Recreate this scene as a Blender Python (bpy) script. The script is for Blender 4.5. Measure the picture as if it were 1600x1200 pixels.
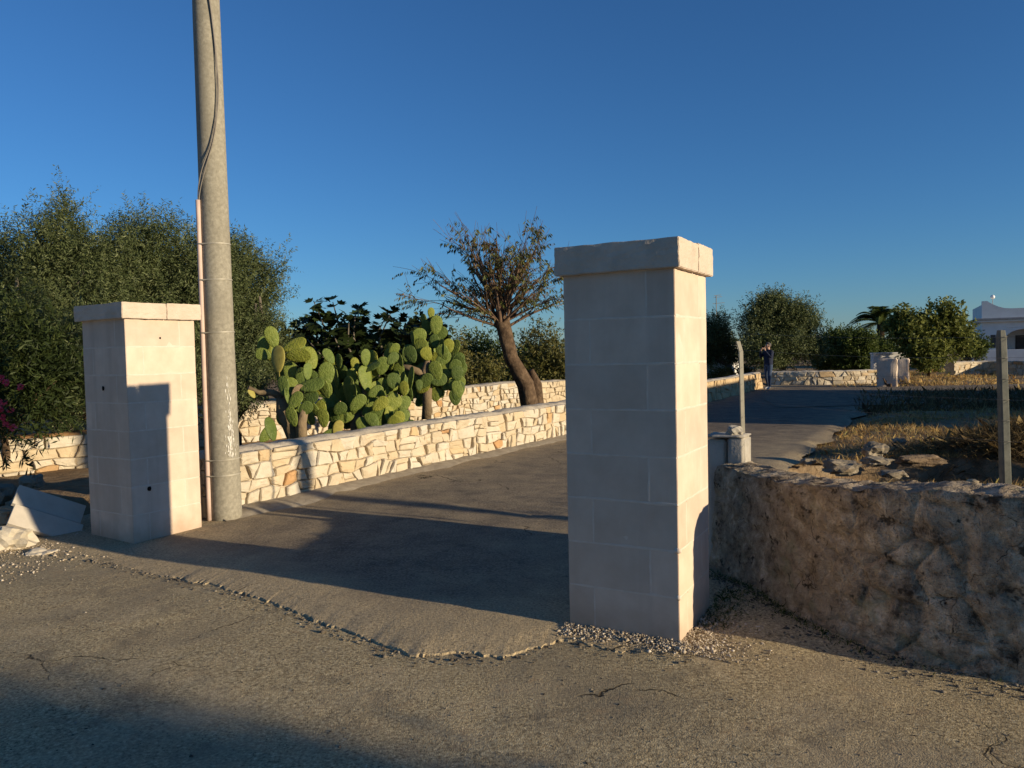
import bpy, bmesh, math, random
import numpy as np
from mathutils import Vector, Matrix, noise as mn

for o in list(bpy.data.objects): bpy.data.objects.remove(o)
S = bpy.context.scene
COL = S.collection
R = math.radians

# ------------------------------------------------------------------ camera
CAM_H = 1.55; FPX = 1200.0; PITCH = R(-2.24); ROLL = 0.0225
fw = Vector((0, math.cos(PITCH), math.sin(PITCH))); rt = Vector((1, 0, 0)); up = rt.cross(fw)
r2 = rt*math.cos(ROLL) - up*math.sin(ROLL); u2 = rt*math.sin(ROLL) + up*math.cos(ROLL)
camd = bpy.data.cameras.new('camera'); cam = bpy.data.objects.new('camera', camd); COL.objects.link(cam)
camd.sensor_width = 36; camd.lens = 27.0; camd.clip_end = 5000; camd.clip_start = 0.05
cam.matrix_world = Matrix(((r2.x, u2.x, -fw.x, 0), (r2.y, u2.y, -fw.y, 0), (r2.z, u2.z, -fw.z, CAM_H), (0, 0, 0, 1)))
S.camera = cam

# ------------------------------------------------------------------ light
SUN_AZ = 28.6      # light travels (-cos, sin) of this angle, from the right and a little behind the camera
SUN_EL = 10.6
a = R(SUN_AZ); e = R(SUN_EL)
TRAVEL = Vector((-math.cos(a)*math.cos(e), math.sin(a)*math.cos(e), -math.sin(e)))
sd = bpy.data.lights.new('sun', 'SUN'); sun = bpy.data.objects.new('sun', sd); COL.objects.link(sun)
sd.energy = 5.0; sd.angle = R(0.55); sd.color = (1.0, 0.83, 0.575)
sun.rotation_euler = TRAVEL.to_track_quat('-Z', 'Y').to_euler(); sun.location = (20, -12, 12)
W = bpy.data.worlds.new('World'); S.world = W; W.use_nodes = True
wn = W.node_tree.nodes; wl = W.node_tree.links
bg = wn['Background']; sky = wn.new('ShaderNodeTexSky'); sky.sky_type = 'NISHITA'
sky.sun_disc = False; sky.sun_elevation = e; sky.sun_rotation = math.atan2(math.cos(a), -math.sin(a))
sky.air_density = 1.0; sky.dust_density = 0.0; sky.ozone_density = 6.7; sky.altitude = 0
wl.new(sky.outputs[0], bg.inputs[0]); bg.inputs[1].default_value = 0.10
S.view_settings.view_transform = 'Standard'; S.view_settings.look = 'None'
S.view_settings.exposure = 0.35; S.view_settings.gamma = 1.0
S.render.engine = 'CYCLES'; S.render.resolution_x = 1024; S.render.resolution_y = 768

# ------------------------------------------------------------------ helpers
def at(px, py, Y):
    d = fw*FPX + r2*(px-800) + u2*(600-py)
    return Vector((0, 0, CAM_H)) + d*(Y/d.y)
def gp(px, py, z=0.0):
    d = fw*FPX + r2*(px-800) + u2*(600-py)
    return Vector((0, 0, CAM_H)) + d*((z-CAM_H)/d.z)
PV = Vector((math.sin(a), math.cos(a), 0)); SV = Vector((math.cos(a), -math.sin(a), 0))
def ps(p, s, z=0.0):                     # ground coordinates across / towards the sun
    return PV*p + SV*s + Vector((0, 0, z))
def nz(x, y, z=0.0, s=1.0): return mn.noise(Vector((x*s, y*s, z*s)))
def fbm(x, y, z=0.0, s=1.0, o=4):
    t = 0; amp = 1; 
    for i in range(o):
        t += amp*mn.noise(Vector((x*s, y*s, z*s))); s *= 2.03; amp *= 0.5
    return t

def link(o, parent=None):
    COL.objects.link(o)
    if parent is not None:
        o.parent = parent; o.matrix_parent_inverse = Matrix.Translation(-WLOC.get(parent.name, Vector((0, 0, 0))))
    return o
WLOC = {}
def tag(o, label, cat, group=None):
    o['label'] = label; o['category'] = cat
    if group: o['group'] = group
    return o
def thing(name, label, cat, loc, group=None):
    o = bpy.data.objects.new(name, None); o.empty_display_size = 0.2; COL.objects.link(o)
    o.location = loc; WLOC[o.name] = Vector(loc)
    return tag(o, label, cat, group)
class MB:
    def __init__(s): s.v = []; s.f = []
    def add(s, vs, fs):
        n = len(s.v); s.v += [tuple(v) for v in vs]; s.f += [tuple(i+n for i in f) for f in fs]; return s
    def box(s, c, size, rot=None):
        vs = [Vector((x*size[0]/2, y*size[1]/2, z*size[2]/2)) for x in (-1, 1) for y in (-1, 1) for z in (-1, 1)]
        if rot is not None: vs = [rot @ v for v in vs]
        return s.add([v+Vector(c) for v in vs], [(0,1,3,2),(4,6,7,5),(0,4,5,1),(2,3,7,6),(0,2,6,4),(1,5,7,3)])
    def tube(s, pts, rad, n=8, caps=True, jit=0.0):
        pts = [Vector(p) for p in pts]; k = len(pts); rings = []; ref = None
        if not hasattr(rad, '__len__'): rad = [rad]*k
        for i, p in enumerate(pts):
            t = (pts[min(i+1, k-1)]-pts[max(i-1, 0)]).normalized()
            if ref is None:
                ref = t.orthogonal().normalized()
            ref = (ref - t*ref.dot(t)); ref = ref.normalized() if ref.length > 1e-6 else t.orthogonal().normalized()
            b = t.cross(ref)
            rings.append([p+(ref*math.cos(2*math.pi*j/n)+b*math.sin(2*math.pi*j/n))*rad[i]*(1+jit*mn.noise(p*7+Vector((j*1.7, 0, 0)))) for j in range(n)])
        vs = [v for r in rings for v in r]; fs = []
        for i in range(k-1):
            for j in range(n):
                fs.append((i*n+j, i*n+(j+1) % n, (i+1)*n+(j+1) % n, (i+1)*n+j))
        if caps:
            fs.append(tuple(range(n))[::-1]); fs.append(tuple((k-1)*n+j for j in range(n)))
        return s.add(vs, fs)
    def mesh(s, name):
        m = bpy.data.meshes.new(name); m.from_pydata(s.v, [], s.f); m.update(); return m
    def build(s, name, mat, parent=None, smooth=False):
        m = s.mesh(name); m.materials.append(mat)
        if smooth: m.polygons.foreach_set('use_smooth', [True]*len(m.polygons))
        return link(bpy.data.objects.new(name, m), parent)
def bobj(name, bm, mat, parent=None, smooth=False):
    m = bpy.data.meshes.new(name); bm.to_mesh(m); bm.free(); m.materials.append(mat)
    if smooth: m.polygons.foreach_set('use_smooth', [True]*len(m.polygons))
    return link(bpy.data.objects.new(name, m), parent)
def npmesh(name, verts, quads, mat, parent=None, tint=None, smooth=False):
    m = bpy.data.meshes.new(name); nv = len(verts); nq = len(quads); k = quads.shape[1]
    m.vertices.add(nv); m.vertices.foreach_set('co', np.asarray(verts, np.float32).ravel())
    m.loops.add(nq*k); m.loops.foreach_set('vertex_index', quads.astype(np.int32).ravel())
    m.polygons.add(nq); m.polygons.foreach_set('loop_start', np.arange(0, nq*k, k, dtype=np.int32))
    m.polygons.foreach_set('loop_total', np.full(nq, k, np.int32))
    if smooth: m.polygons.foreach_set('use_smooth', np.ones(nq, bool))
    m.update(calc_edges=True)
    if tint is not None:
        at_ = m.attributes.new('tint', 'FLOAT', 'POINT'); at_.data.foreach_set('value', np.asarray(tint, np.float32))
    m.materials.append(mat)
    return link(bpy.data.objects.new(name, m), parent)

# ------------------------------------------------------------------ materials
def ramp(nt, stops):
    n = nt.nodes.new('ShaderNodeValToRGB'); el = n.color_ramp.elements
    while len(el) < len(stops): el.new(0.5)
    for x, (p, c) in zip(el, stops): x.position = p; x.color = (*c, 1)
    return n
def mat(name, cols, scale=4, detail=6, rough=0.9, bump=(), objrand=0.0, tint=None, spec=0.2, patches=(), trans=0.0, randramp=None, nrough=0.6, metallic=0.0, zstain=None, cracks=None, dust=None, dots=None, streak=None):
    m = bpy.data.materials.new(name); m.use_nodes = True; nt = m.node_tree; N = nt.nodes; L = nt.links
    b = N['Principled BSDF']; b.inputs['Roughness'].default_value = rough; b.inputs['Specular IOR Level'].default_value = spec
    b.inputs['Metallic'].default_value = metallic
    tc = N.new('ShaderNodeTexCoord'); co = tc.outputs['Object']
    def noise(sc, det=6, ro=nrough):
        n = N.new('ShaderNodeTexNoise'); n.inputs['Scale'].default_value = sc; n.inputs['Detail'].default_value = det
        n.inputs['Roughness'].default_value = ro; L.new(co, n.inputs['Vector']); return n.outputs['Fac']
    if tint:
        an = N.new('ShaderNodeAttribute'); an.attribute_name = 'tint'
        rp = ramp(nt, cols); L.new(an.outputs['Fac'], rp.inputs[0]); c = rp.outputs[0]
    else:
        rp = ramp(nt, cols); L.new(noise(scale, detail), rp.inputs[0]); c = rp.outputs[0]
    oi = N.new('ShaderNodeObjectInfo')
    if randramp:
        r_ = ramp(nt, randramp); L.new(oi.outputs['Random'], r_.inputs[0])
        mx = N.new('ShaderNodeMix'); mx.data_type = 'RGBA'; mx.blend_type = 'MULTIPLY'; mx.inputs[0].default_value = 1
        L.new(c, mx.inputs[6]); L.new(r_.outputs[0], mx.inputs[7]); c = mx.outputs[2]
    if objrand:
        mr = N.new('ShaderNodeMapRange'); mr.inputs[3].default_value = 1-objrand; mr.inputs[4].default_value = 1+objrand
        L.new(oi.outputs['Random'], mr.inputs[0])
        mx = N.new('ShaderNodeMix'); mx.data_type = 'RGBA'; mx.blend_type = 'MULTIPLY'; mx.inputs[0].default_value = 1
        L.new(c, mx.inputs[6]); L.new(mr.outputs[0], mx.inputs[7]); c = mx.outputs[2]
    for (psc, lo, hi, pcol, amt) in patches:      # noise patches of another colour
        mr = N.new('ShaderNodeMapRange'); mr.inputs[1].default_value = lo; mr.inputs[2].default_value = hi; mr.inputs[4].default_value = amt
        L.new(noise(psc, 3), mr.inputs[0])
        mx = N.new('ShaderNodeMix'); mx.data_type = 'RGBA'; L.new(mr.outputs[0], mx.inputs[0]); L.new(c, mx.inputs[6]); mx.inputs[7].default_value = (*pcol, 1); c = mx.outputs[2]
    if streak:                                     # rain streaks: noise drawn out downwards
        ssc, scol, samt = streak
        mp = N.new('ShaderNodeMapping'); mp.inputs['Scale'].default_value = (1, 1, 0.09); L.new(co, mp.inputs['Vector'])
        n_ = N.new('ShaderNodeTexNoise'); n_.inputs['Scale'].default_value = ssc; n_.inputs['Detail'].default_value = 4; L.new(mp.outputs[0], n_.inputs['Vector'])
        mr = N.new('ShaderNodeMapRange'); mr.inputs[1].default_value = 0.52; mr.inputs[2].default_value = 0.72; mr.inputs[4].default_value = samt; L.new(n_.outputs['Fac'], mr.inputs[0])
        mx = N.new('ShaderNodeMix'); mx.data_type = 'RGBA'; L.new(mr.outputs[0], mx.inputs[0]); L.new(c, mx.inputs[6]); mx.inputs[7].default_value = (*scol, 1); c = mx.outputs[2]
    if dots:                                       # spine cushions
        v = N.new('ShaderNodeTexVoronoi'); v.inputs['Scale'].default_value = dots[0]; L.new(co, v.inputs['Vector'])
        mr = N.new('ShaderNodeMapRange'); mr.inputs[1].default_value = dots[1]; mr.inputs[2].default_value = dots[1]*0.6; mr.inputs[3].default_value = 0; mr.inputs[4].default_value = dots[3]; L.new(v.outputs['Distance'], mr.inputs[0])
        mx = N.new('ShaderNodeMix'); mx.data_type = 'RGBA'; L.new(mr.outputs[0], mx.inputs[0]); L.new(c, mx.inputs[6]); mx.inputs[7].default_value = (*dots[2], 1); c = mx.outputs[2]
    if dust:                                       # drifted dust plus painted sunlit tone, amount stored per vertex, broken up by noise
        an = N.new('ShaderNodeAttribute'); an.attribute_name = 'dust'
        ad = N.new('ShaderNodeMath'); ad.operation = 'MULTIPLY_ADD'; L.new(noise(2.6, 5), ad.inputs[0]); ad.inputs[1].default_value = 1.5; L.new(an.outputs['Fac'], ad.inputs[2])
        mr = N.new('ShaderNodeMapRange'); mr.inputs[1].default_value = 0.8; mr.inputs[2].default_value = 1.75; mr.inputs[4].default_value = 0.9; L.new(ad.outputs[0], mr.inputs[0])
        mx = N.new('ShaderNodeMix'); mx.data_type = 'RGBA'; L.new(mr.outputs[0], mx.inputs[0]); L.new(c, mx.inputs[6]); dr_ = ramp(nt, [(0.36, [x*0.35 for x in dust]), (0.46, [x*0.85 for x in dust]), (0.56, list(dust)), (0.68, [x*1.5 for x in dust])]); L.new(noise(62, 5, 0.75), dr_.inputs[0]); L.new(dr_.outputs[0], mx.inputs[7]); c = mx.outputs[2]
    if zstain:                                     # splashed earth along the foot of a wall, ragged edge
        z1, zcol, amt = zstain
        sx = N.new('ShaderNodeSeparateXYZ'); L.new(co, sx.inputs[0])
        ad = N.new('ShaderNodeMath'); ad.operation = 'MULTIPLY_ADD'; L.new(noise(5, 5), ad.inputs[0]); ad.inputs[1].default_value = z1*1.6; L.new(sx.outputs[2], ad.inputs[2])
        mr = N.new('ShaderNodeMapRange'); mr.inputs[1].default_value = z1*1.75; mr.inputs[2].default_value = z1*0.75; mr.inputs[3].default_value = 0; mr.inputs[4].default_value = amt
        L.new(ad.outputs[0], mr.inputs[0])
        mx = N.new('ShaderNodeMix'); mx.data_type = 'RGBA'; L.new(mr.outputs[0], mx.inputs[0]); L.new(c, mx.inputs[6]); mx.inputs[7].default_value = (*zcol, 1); c = mx.outputs[2]
    prev = None
    if cracks:
        csc, cw, lo, hi = cracks
        dn = N.new('ShaderNodeTexNoise'); dn.inputs['Scale'].default_value = csc*2.2; dn.inputs['Detail'].default_value = 5; L.new(co, dn.inputs['Vector'])
        ma = N.new('ShaderNodeVectorMath'); ma.operation = 'MULTIPLY_ADD'; L.new(dn.outputs['Color'], ma.inputs[0]); ma.inputs[1].default_value = (0.5/csc,)*3; L.new(co, ma.inputs[2])
        v = N.new('ShaderNodeTexVoronoi'); v.feature = 'DISTANCE_TO_EDGE'; v.inputs['Scale'].default_value = csc; L.new(ma.outputs[0], v.inputs['Vector'])
        mr = N.new('ShaderNodeMapRange'); mr.inputs[1].default_value = 0; mr.inputs[2].default_value = cw; mr.inputs[3].default_value = 1; mr.inputs[4].default_value = 0; L.new(v.outputs['Distance'], mr.inputs[0])
        m2 = N.new('ShaderNodeMapRange'); m2.inputs[1].default_value = lo; m2.inputs[2].default_value = hi; L.new(noise(csc*0.9, 4), m2.inputs[0])
        mu = N.new('ShaderNodeMath'); mu.operation = 'MULTIPLY'; L.new(mr.outputs[0], mu.inputs[0]); L.new(m2.outputs[0], mu.inputs[1])
        mx = N.new('ShaderNodeMix'); mx.data_type = 'RGBA'; L.new(mu.outputs[0], mx.inputs[0]); L.new(c, mx.inputs[6]); mx.inputs[7].default_value = (0.03, 0.025, 0.02, 1); c = mx.outputs[2]
        bn = N.new('ShaderNodeBump'); bn.invert = True; bn.inputs['Strength'].default_value = 0.8; bn.inputs['Distance'].default_value = 0.02; L.new(mu.outputs[0], bn.inputs['Height']); prev = bn.outputs[0]
    L.new(c, b.inputs['Base Color'])
    for (kind, bs, st, dist) in bump:
        if kind == 'n': h = noise(bs, 4 if bs < 60 else 2, 0.65)
        else:
            v = N.new('ShaderNodeTexVoronoi'); v.inputs['Scale'].default_value = bs
            if kind == 'c': v.feature = 'DISTANCE_TO_EDGE'
            L.new(co, v.inputs['Vector']); h = v.outputs['Distance']
            if kind == 'c':
                mr = N.new('ShaderNodeMapRange'); mr.inputs[2].default_value = 0.06; L.new(h, mr.inputs[0]); h = mr.outputs[0]
        bn = N.new('ShaderNodeBump'); bn.inputs['Strength'].default_value = st; bn.inputs['Distance'].default_value = dist
        L.new(h, bn.inputs['Height'])
        if prev: L.new(prev, bn.inputs['Normal'])
        prev = bn.outputs[0]
    if prev: L.new(prev, b.inputs['Normal'])
    if trans:
        tr = N.new('ShaderNodeBsdfTranslucent'); L.new(c, tr.inputs[0]); ms = N.new('ShaderNodeMixShader'); ms.inputs[0].default_value = trans
        L.new(b.outputs[0], ms.inputs[1]); L.new(tr.outputs[0], ms.inputs[2]); L.new(ms.outputs[0], N['Material Output'].inputs[0])
    return m
M = {}
M['street'] = mat('street_asphalt', [(0.36, (0.14, 0.108, 0.065)), (0.46, (0.36, 0.285, 0.165)), (0.56, (0.51, 0.41, 0.24)), (0.66, (0.75, 0.63, 0.40))], 62, 5, 0.95,
    [('n', 3, 0.2, 0.03), ('n', 38, 0.5, 0.012), ('n', 150, 0.9, 0.010)], spec=0.1, nrough=0.75, patches=[(1.1, 0.5, 0.66, (0.55, 0.44, 0.28), 0.45), (0.42, 0.46, 0.62, (0.24, 0.20, 0.14), 0.6), (2.4, 0.55, 0.68, (0.20, 0.165, 0.115), 0.55), (6.0, 0.58, 0.7, (0.40, 0.28, 0.16), 0.4)], cracks=(0.9, 0.006, 0.53, 0.6))
M['lane'] = mat('lane_asphalt', [(0.36, (0.085, 0.07, 0.055)), (0.52, (0.17, 0.138, 0.105)), (0.66, (0.33, 0.27, 0.20))], 55, 4, 0.92,
    [('n', 5, 0.3, 0.03), ('n', 38, 0.6, 0.014), ('n', 150, 0.9, 0.010)], spec=0.12, nrough=0.72, patches=[(2.2, 0.55, 0.7, (0.07, 0.063, 0.055), 0.5)], cracks=(0.8, 0.006, 0.54, 0.6), dust=(0.52, 0.41, 0.25))
M['dust'] = mat('dusty_concrete', [(0.3, (0.25, 0.21, 0.155)), (0.7, (0.40, 0.345, 0.26))], 9, 8, 0.95, [('n', 12, 0.5, 0.02), ('n', 90, 0.5, 0.006)], spec=0.1)
M['tuff'] = mat('tuff_block', [(0.3, (0.565, 0.44, 0.335)), (0.55, (0.62, 0.495, 0.385)), (0.75, (0.66, 0.54, 0.43))], 6, 5, 0.93,
    [('n', 9, 0.15, 0.01), ('n', 45, 0.2, 0.004), ('n', 140, 0.3, 0.002)], objrand=0.07, spec=0.1, patches=[(2.3, 0.55, 0.75, (0.43, 0.38, 0.315), 0.35)], streak=(7, (0.46, 0.36, 0.28), 0.5), zstain=(0.2, (0.36, 0.25, 0.165), 0.6))
M['tuffcap'] = mat('tuff_cap', [(0.3, (0.51, 0.415, 0.32)), (0.7, (0.61, 0.51, 0.41))], 7, 5, 0.94, [('n', 30, 0.5, 0.006), ('v', 55, 0.4, 0.006), ('n', 140, 0.4, 0.003)], spec=0.1, patches=[(5, 0.58, 0.72, (0.38, 0.335, 0.27), 0.4)])
M['mortar'] = mat('pale_mortar', [(0.3, (0.59, 0.495, 0.40)), (0.7, (0.67, 0.575, 0.475))], 20, 6, 0.95, [('n', 60, 0.4, 0.004)], spec=0.1, zstain=(0.2, (0.42, 0.30, 0.20), 0.5))
M['stone'] = mat('limestone', [(0.3, (0.47, 0.415, 0.325)), (0.6, (0.56, 0.505, 0.41)), (0.8, (0.62, 0.57, 0.48))], 5, 5, 0.95, [('n', 8, 0.6, 0.02), ('n', 45, 0.55, 0.008)], spec=0.1,
    randramp=[(0.0, (1, 1, 1)), (0.4, (1.02, 0.99, 0.93)), (0.7, (0.97, 0.90, 0.79)), (0.93, (0.97, 0.86, 0.69)), (0.965, (0.94, 0.74, 0.50)), (0.985, (0.80, 0.50, 0.28)), (1.0, (0.75, 0.68, 0.6))])
M['stonegap'] = mat('wall_core', [(0.3, (0.36, 0.285, 0.195)), (0.7, (0.56, 0.475, 0.35))], 14, 7, 0.97, [('n', 20, 0.8, 0.02)], spec=0.05)
M['coping'] = mat('wall_coping', [(0.3, (0.44, 0.375, 0.28)), (0.7, (0.62, 0.54, 0.42))], 7, 8, 0.95, [('n', 12, 0.6, 0.02), ('n', 60, 0.5, 0.006)], spec=0.1)
M['pole'] = mat('concrete_pole', [(0.3, (0.22, 0.20, 0.155)), (0.55, (0.30, 0.275, 0.215)), (0.75, (0.38, 0.35, 0.275))], 30, 8, 0.9, [('n', 60, 0.45, 0.004), ('n', 220, 0.3, 0.002)], spec=0.2, patches=[(2.2, 0.5, 0.75, (0.19, 0.17, 0.13), 0.55)])
M['conduit'] = mat('pink_conduit', [(0.3, (0.50, 0.37, 0.31)), (0.7, (0.60, 0.45, 0.38))], 8, 4, 0.6, [('n', 30, 0.1, 0.002)], spec=0.35, patches=[(3, 0.55, 0.7, (0.50, 0.42, 0.35), 0.5)])
M['strap'] = mat('metal_strap', [(0.3, (0.30, 0.275, 0.22)), (0.7, (0.42, 0.39, 0.32))], 12, 4, 0.6, [], spec=0.3, metallic=0.2)
M['cable'] = mat('grey_cable', [(0.3, (0.16, 0.14, 0.12)), (0.7, (0.26, 0.235, 0.20))], 12, 4, 0.7)
M['lime'] = mat('lime_splash', [(0.3, (0.55, 0.52, 0.45)), (0.7, (0.7, 0.67, 0.6))], 30, 5, 0.95, [('n', 60, 0.4, 0.003)], spec=0.1)
M['rubblewall'] = mat('rubble_render', [(0.35, (0.10, 0.076, 0.052)), (0.42, (0.28, 0.215, 0.145)), (0.54, (0.46, 0.365, 0.25)), (0.66, (0.68, 0.57, 0.42))], 8.5, 6, 0.97,
    [('n', 9, 0.9, 0.05), ('n', 34, 1.0, 0.03), ('n', 110, 0.8, 0.010)], spec=0.05, nrough=0.75,
    patches=[(1.5, 0.50, 0.64, (0.27, 0.225, 0.17), 0.6), (2.4, 0.55, 0.66, (0.45, 0.345, 0.23), 0.45), (9, 0.60, 0.66, (0.05, 0.04, 0.03), 0.85), (3.4, 0.60, 0.7, (0.32, 0.32, 0.20), 0.5)], cracks=(4.0, 0.010, 0.52, 0.62))
M['post_old'] = mat('old_post_concrete', [(0.3, (0.30, 0.27, 0.22)), (0.7, (0.47, 0.43, 0.36))], 8, 8, 0.95, [('n', 15, 0.5, 0.015), ('n', 80, 0.4, 0.004)], spec=0.1)
M['rock'] = mat('grey_rock', [(0.3, (0.15, 0.125, 0.09)), (0.7, (0.32, 0.27, 0.20))], 5, 8, 0.95, [('n', 8, 0.8, 0.03), ('n', 50, 0.5, 0.008)], objrand=0.2, spec=0.1, patches=[(3, 0.55, 0.7, (0.45, 0.30, 0.18), 0.5)])
M['rockred'] = mat('rusty_rock', [(0.3, (0.40, 0.23, 0.12)), (0.7, (0.56, 0.38, 0.23))], 5, 8, 0.95, [('n', 8, 0.8, 0.03), ('n', 50, 0.5, 0.008)], objrand=0.15, spec=0.1)
M['ledge'] = mat('earthy_ledge', [(0.3, (0.15, 0.105, 0.065)), (0.7, (0.28, 0.21, 0.14))], 5, 6, 0.97, [('n', 8, 0.9, 0.04), ('n', 40, 0.6, 0.01)], spec=0.05)
M['gravel'] = mat('gravel', [(0.0, (0.28, 0.22, 0.15)), (0.6, (0.46, 0.385, 0.285)), (1.0, (0.64, 0.56, 0.45))], 40, 4, 0.95, tint=True, spec=0.1)
M['graveldark'] = mat('dark_gravel', [(0.0, (0.06, 0.05, 0.04)), (0.7, (0.16, 0.135, 0.105)), (1.0, (0.34, 0.30, 0.24))], 40, 4, 0.95, tint=True, spec=0.1)
M['slab'] = mat('white_slab', [(0.3, (0.47, 0.42, 0.345)), (0.7, (0.56, 0.505, 0.42))], 8, 5, 0.9, [('n', 60, 0.3, 0.003)], spec=0.1, patches=[(4, 0.55, 0.7, (0.38, 0.32, 0.25), 0.5)])
M['soil'] = mat('dry_soil', [(0.3, (0.18, 0.115, 0.065)), (0.55, (0.29, 0.205, 0.12)), (0.75, (0.40, 0.31, 0.195))], 3, 6, 0.97, [('n', 6, 0.8, 0.06), ('n', 40, 0.7, 0.015)], spec=0.05, patches=[(0.5, 0.5, 0.65, (0.24, 0.17, 0.085), 0.6)])
M['drygrass'] = mat('dry_grass', [(0.0, (0.24, 0.13, 0.05)), (0.5, (0.46, 0.30, 0.11)), (0.85, (0.60, 0.44, 0.19)), (1.0, (0.26, 0.26, 0.08))], tint=True, rough=0.8, trans=0.3)
M['brush'] = mat('dry_brush', [(0.0, (0.08, 0.055, 0.03)), (0.6, (0.17, 0.12, 0.055)), (1.0, (0.29, 0.22, 0.10))], tint=True, rough=0.9, trans=0.15)
M['olive'] = mat('olive_leaf', [(0.0, (0.030, 0.044, 0.016)), (0.5, (0.085, 0.108, 0.038)), (0.85, (0.165, 0.185, 0.078)), (1.0, (0.26, 0.28, 0.15))], tint=True, rough=0.6, spec=0.25, trans=0.25)
M['green'] = mat('green_leaf', [(0.0, (0.025, 0.042, 0.010)), (0.6, (0.075, 0.105, 0.022)), (1.0, (0.14, 0.17, 0.04))], tint=True, rough=0.6, spec=0.2, trans=0.3)
M['leafy'] = mat('broad_leaf', [(0.0, (0.07, 0.085, 0.02)), (0.6, (0.165, 0.185, 0.042)), (1.0, (0.26, 0.27, 0.075))], tint=True, rough=0.6, spec=0.2, trans=0.35)
M['oleander'] = mat('oleander_leaf', [(0.0, (0.012, 0.020, 0.006)), (0.7, (0.035, 0.052, 0.013)), (1.0, (0.075, 0.09, 0.025))], tint=True, rough=0.6, spec=0.2, trans=0.15)
M['yellowgreen'] = mat('yellow_green_leaf', [(0.0, (0.06, 0.055, 0.015)), (0.6, (0.12, 0.12, 0.03)), (1.0, (0.22, 0.17, 0.045))], tint=True, rough=0.6, spec=0.3, trans=0.25)
M['almond'] = mat('almond_leaf', [(0.0, (0.12, 0.055, 0.02)), (0.25, (0.11, 0.085, 0.025)), (0.6, (0.09, 0.11, 0.028)), (1.0, (0.18, 0.185, 0.05))], tint=True, rough=0.55, spec=0.3, trans=0.25)
M['fig'] = mat('fig_leaf', [(0.3, (0.020, 0.034, 0.010)), (0.7, (0.045, 0.068, 0.018))], 6, 5, 0.6, objrand=0.5, spec=0.2, trans=0.12)
M['bark'] = mat('bark', [(0.3, (0.045, 0.030, 0.020)), (0.55, (0.12, 0.08, 0.05)), (0.75, (0.20, 0.14, 0.09))], 9, 8, 0.95, [('n', 14, 0.9, 0.03), ('n', 60, 0.6, 0.008)], spec=0.1)
M['barkgrey'] = mat('grey_bark', [(0.3, (0.09, 0.075, 0.06)), (0.7, (0.22, 0.19, 0.15))], 9, 8, 0.95, [('n', 14, 0.9, 0.03)], spec=0.1)
M['twig'] = mat('twig', [(0.3, (0.09, 0.055, 0.035)), (0.7, (0.20, 0.13, 0.085))], 9, 5, 0.9, spec=0.15)
M['pad'] = mat('cactus_pad', [(0.3, (0.10, 0.135, 0.028)), (0.6, (0.165, 0.20, 0.045)), (0.8, (0.23, 0.25, 0.075))], 3.5, 5, 0.6, [('v', 14, 0.35, 0.02), ('n', 5, 0.3, 0.02)], spec=0.25, dots=(9, 0.13, (0.42, 0.38, 0.24), 0.7), patches=[(5, 0.62, 0.7, (0.24, 0.20, 0.09), 0.6), (14, 0.64, 0.70, (0.20, 0.19, 0.11), 0.5)],
    randramp=[(0, (0.45, 0.55, 0.5)), (0.35, (0.8, 0.88, 0.8)), (0.75, (1.05, 1.05, 0.85)), (1, (1.5, 1.25, 0.75))])
M['padold'] = mat('cactus_old_stem', [(0.3, (0.15, 0.11, 0.065)), (0.7, (0.27, 0.20, 0.12))], 7, 7, 0.9, [('n', 14, 0.8, 0.02)], spec=0.15, objrand=0.2)
M['paddry'] = mat('cactus_pad_yellow', [(0.3, (0.26, 0.22, 0.05)), (0.7, (0.38, 0.33, 0.08))], 9, 5, 0.6, [('v', 40, 0.15, 0.01)], spec=0.3)
M['pink'] = mat('pink_petal', [(0.0, (0.75, 0.05, 0.10)), (1.0, (0.9, 0.18, 0.24))], tint=True, rough=0.6, trans=0.3)
M['white'] = mat('white_plaster', [(0.3, (0.70, 0.68, 0.64)), (0.7, (0.80, 0.78, 0.74))], 2, 6, 0.9, [('n', 30, 0.15, 0.004)], spec=0.15, patches=[(0.8, 0.55, 0.75, (0.6, 0.56, 0.5), 0.4)])
M['grey_trim'] = mat('grey_trim', [(0.3, (0.30, 0.29, 0.28)), (0.7, (0.38, 0.37, 0.36))], 5, 4, 0.85)
M['shutter'] = mat('dark_shutter', [(0.3, (0.06, 0.05, 0.045)), (0.7, (0.09, 0.08, 0.07))], 5, 4, 0.6)
M['glass'] = mat('window_glass', [(0.3, (0.10, 0.14, 0.14)), (0.7, (0.14, 0.18, 0.17))], 2, 3, 0.12, spec=0.6)
M['globe'] = mat('lamp_globe', [(0.3, (0.82, 0.82, 0.80)), (0.7, (0.86, 0.86, 0.84))], 2, 3, 0.25, spec=0.5)
M['steel'] = mat('galvanised_steel', [(0.3, (0.36, 0.33, 0.25)), (0.7, (0.48, 0.44, 0.34))], 12, 6, 0.55, [('n', 60, 0.2, 0.002)], spec=0.4, metallic=0.25)
M['fpost'] = mat('fence_post_concrete', [(0.3, (0.10, 0.105, 0.09)), (0.7, (0.17, 0.17, 0.145))], 14, 6, 0.9, [('n', 50, 0.4, 0.004)], spec=0.15)
M['hole'] = mat('near_black', [(0.3, (0.012, 0.011, 0.01)), (0.7, (0.02, 0.018, 0.016))], 5, 3, 1.0, spec=0.0)
M['asphaltroad'] = mat('side_road_asphalt', [(0.3, (0.055, 0.055, 0.057)), (0.7, (0.085, 0.083, 0.082))], 20, 6, 0.9, [('n', 90, 0.4, 0.006)], spec=0.2, patches=[(0.5, 0.55, 0.7, (0.12, 0.105, 0.085), 0.4)])

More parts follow.
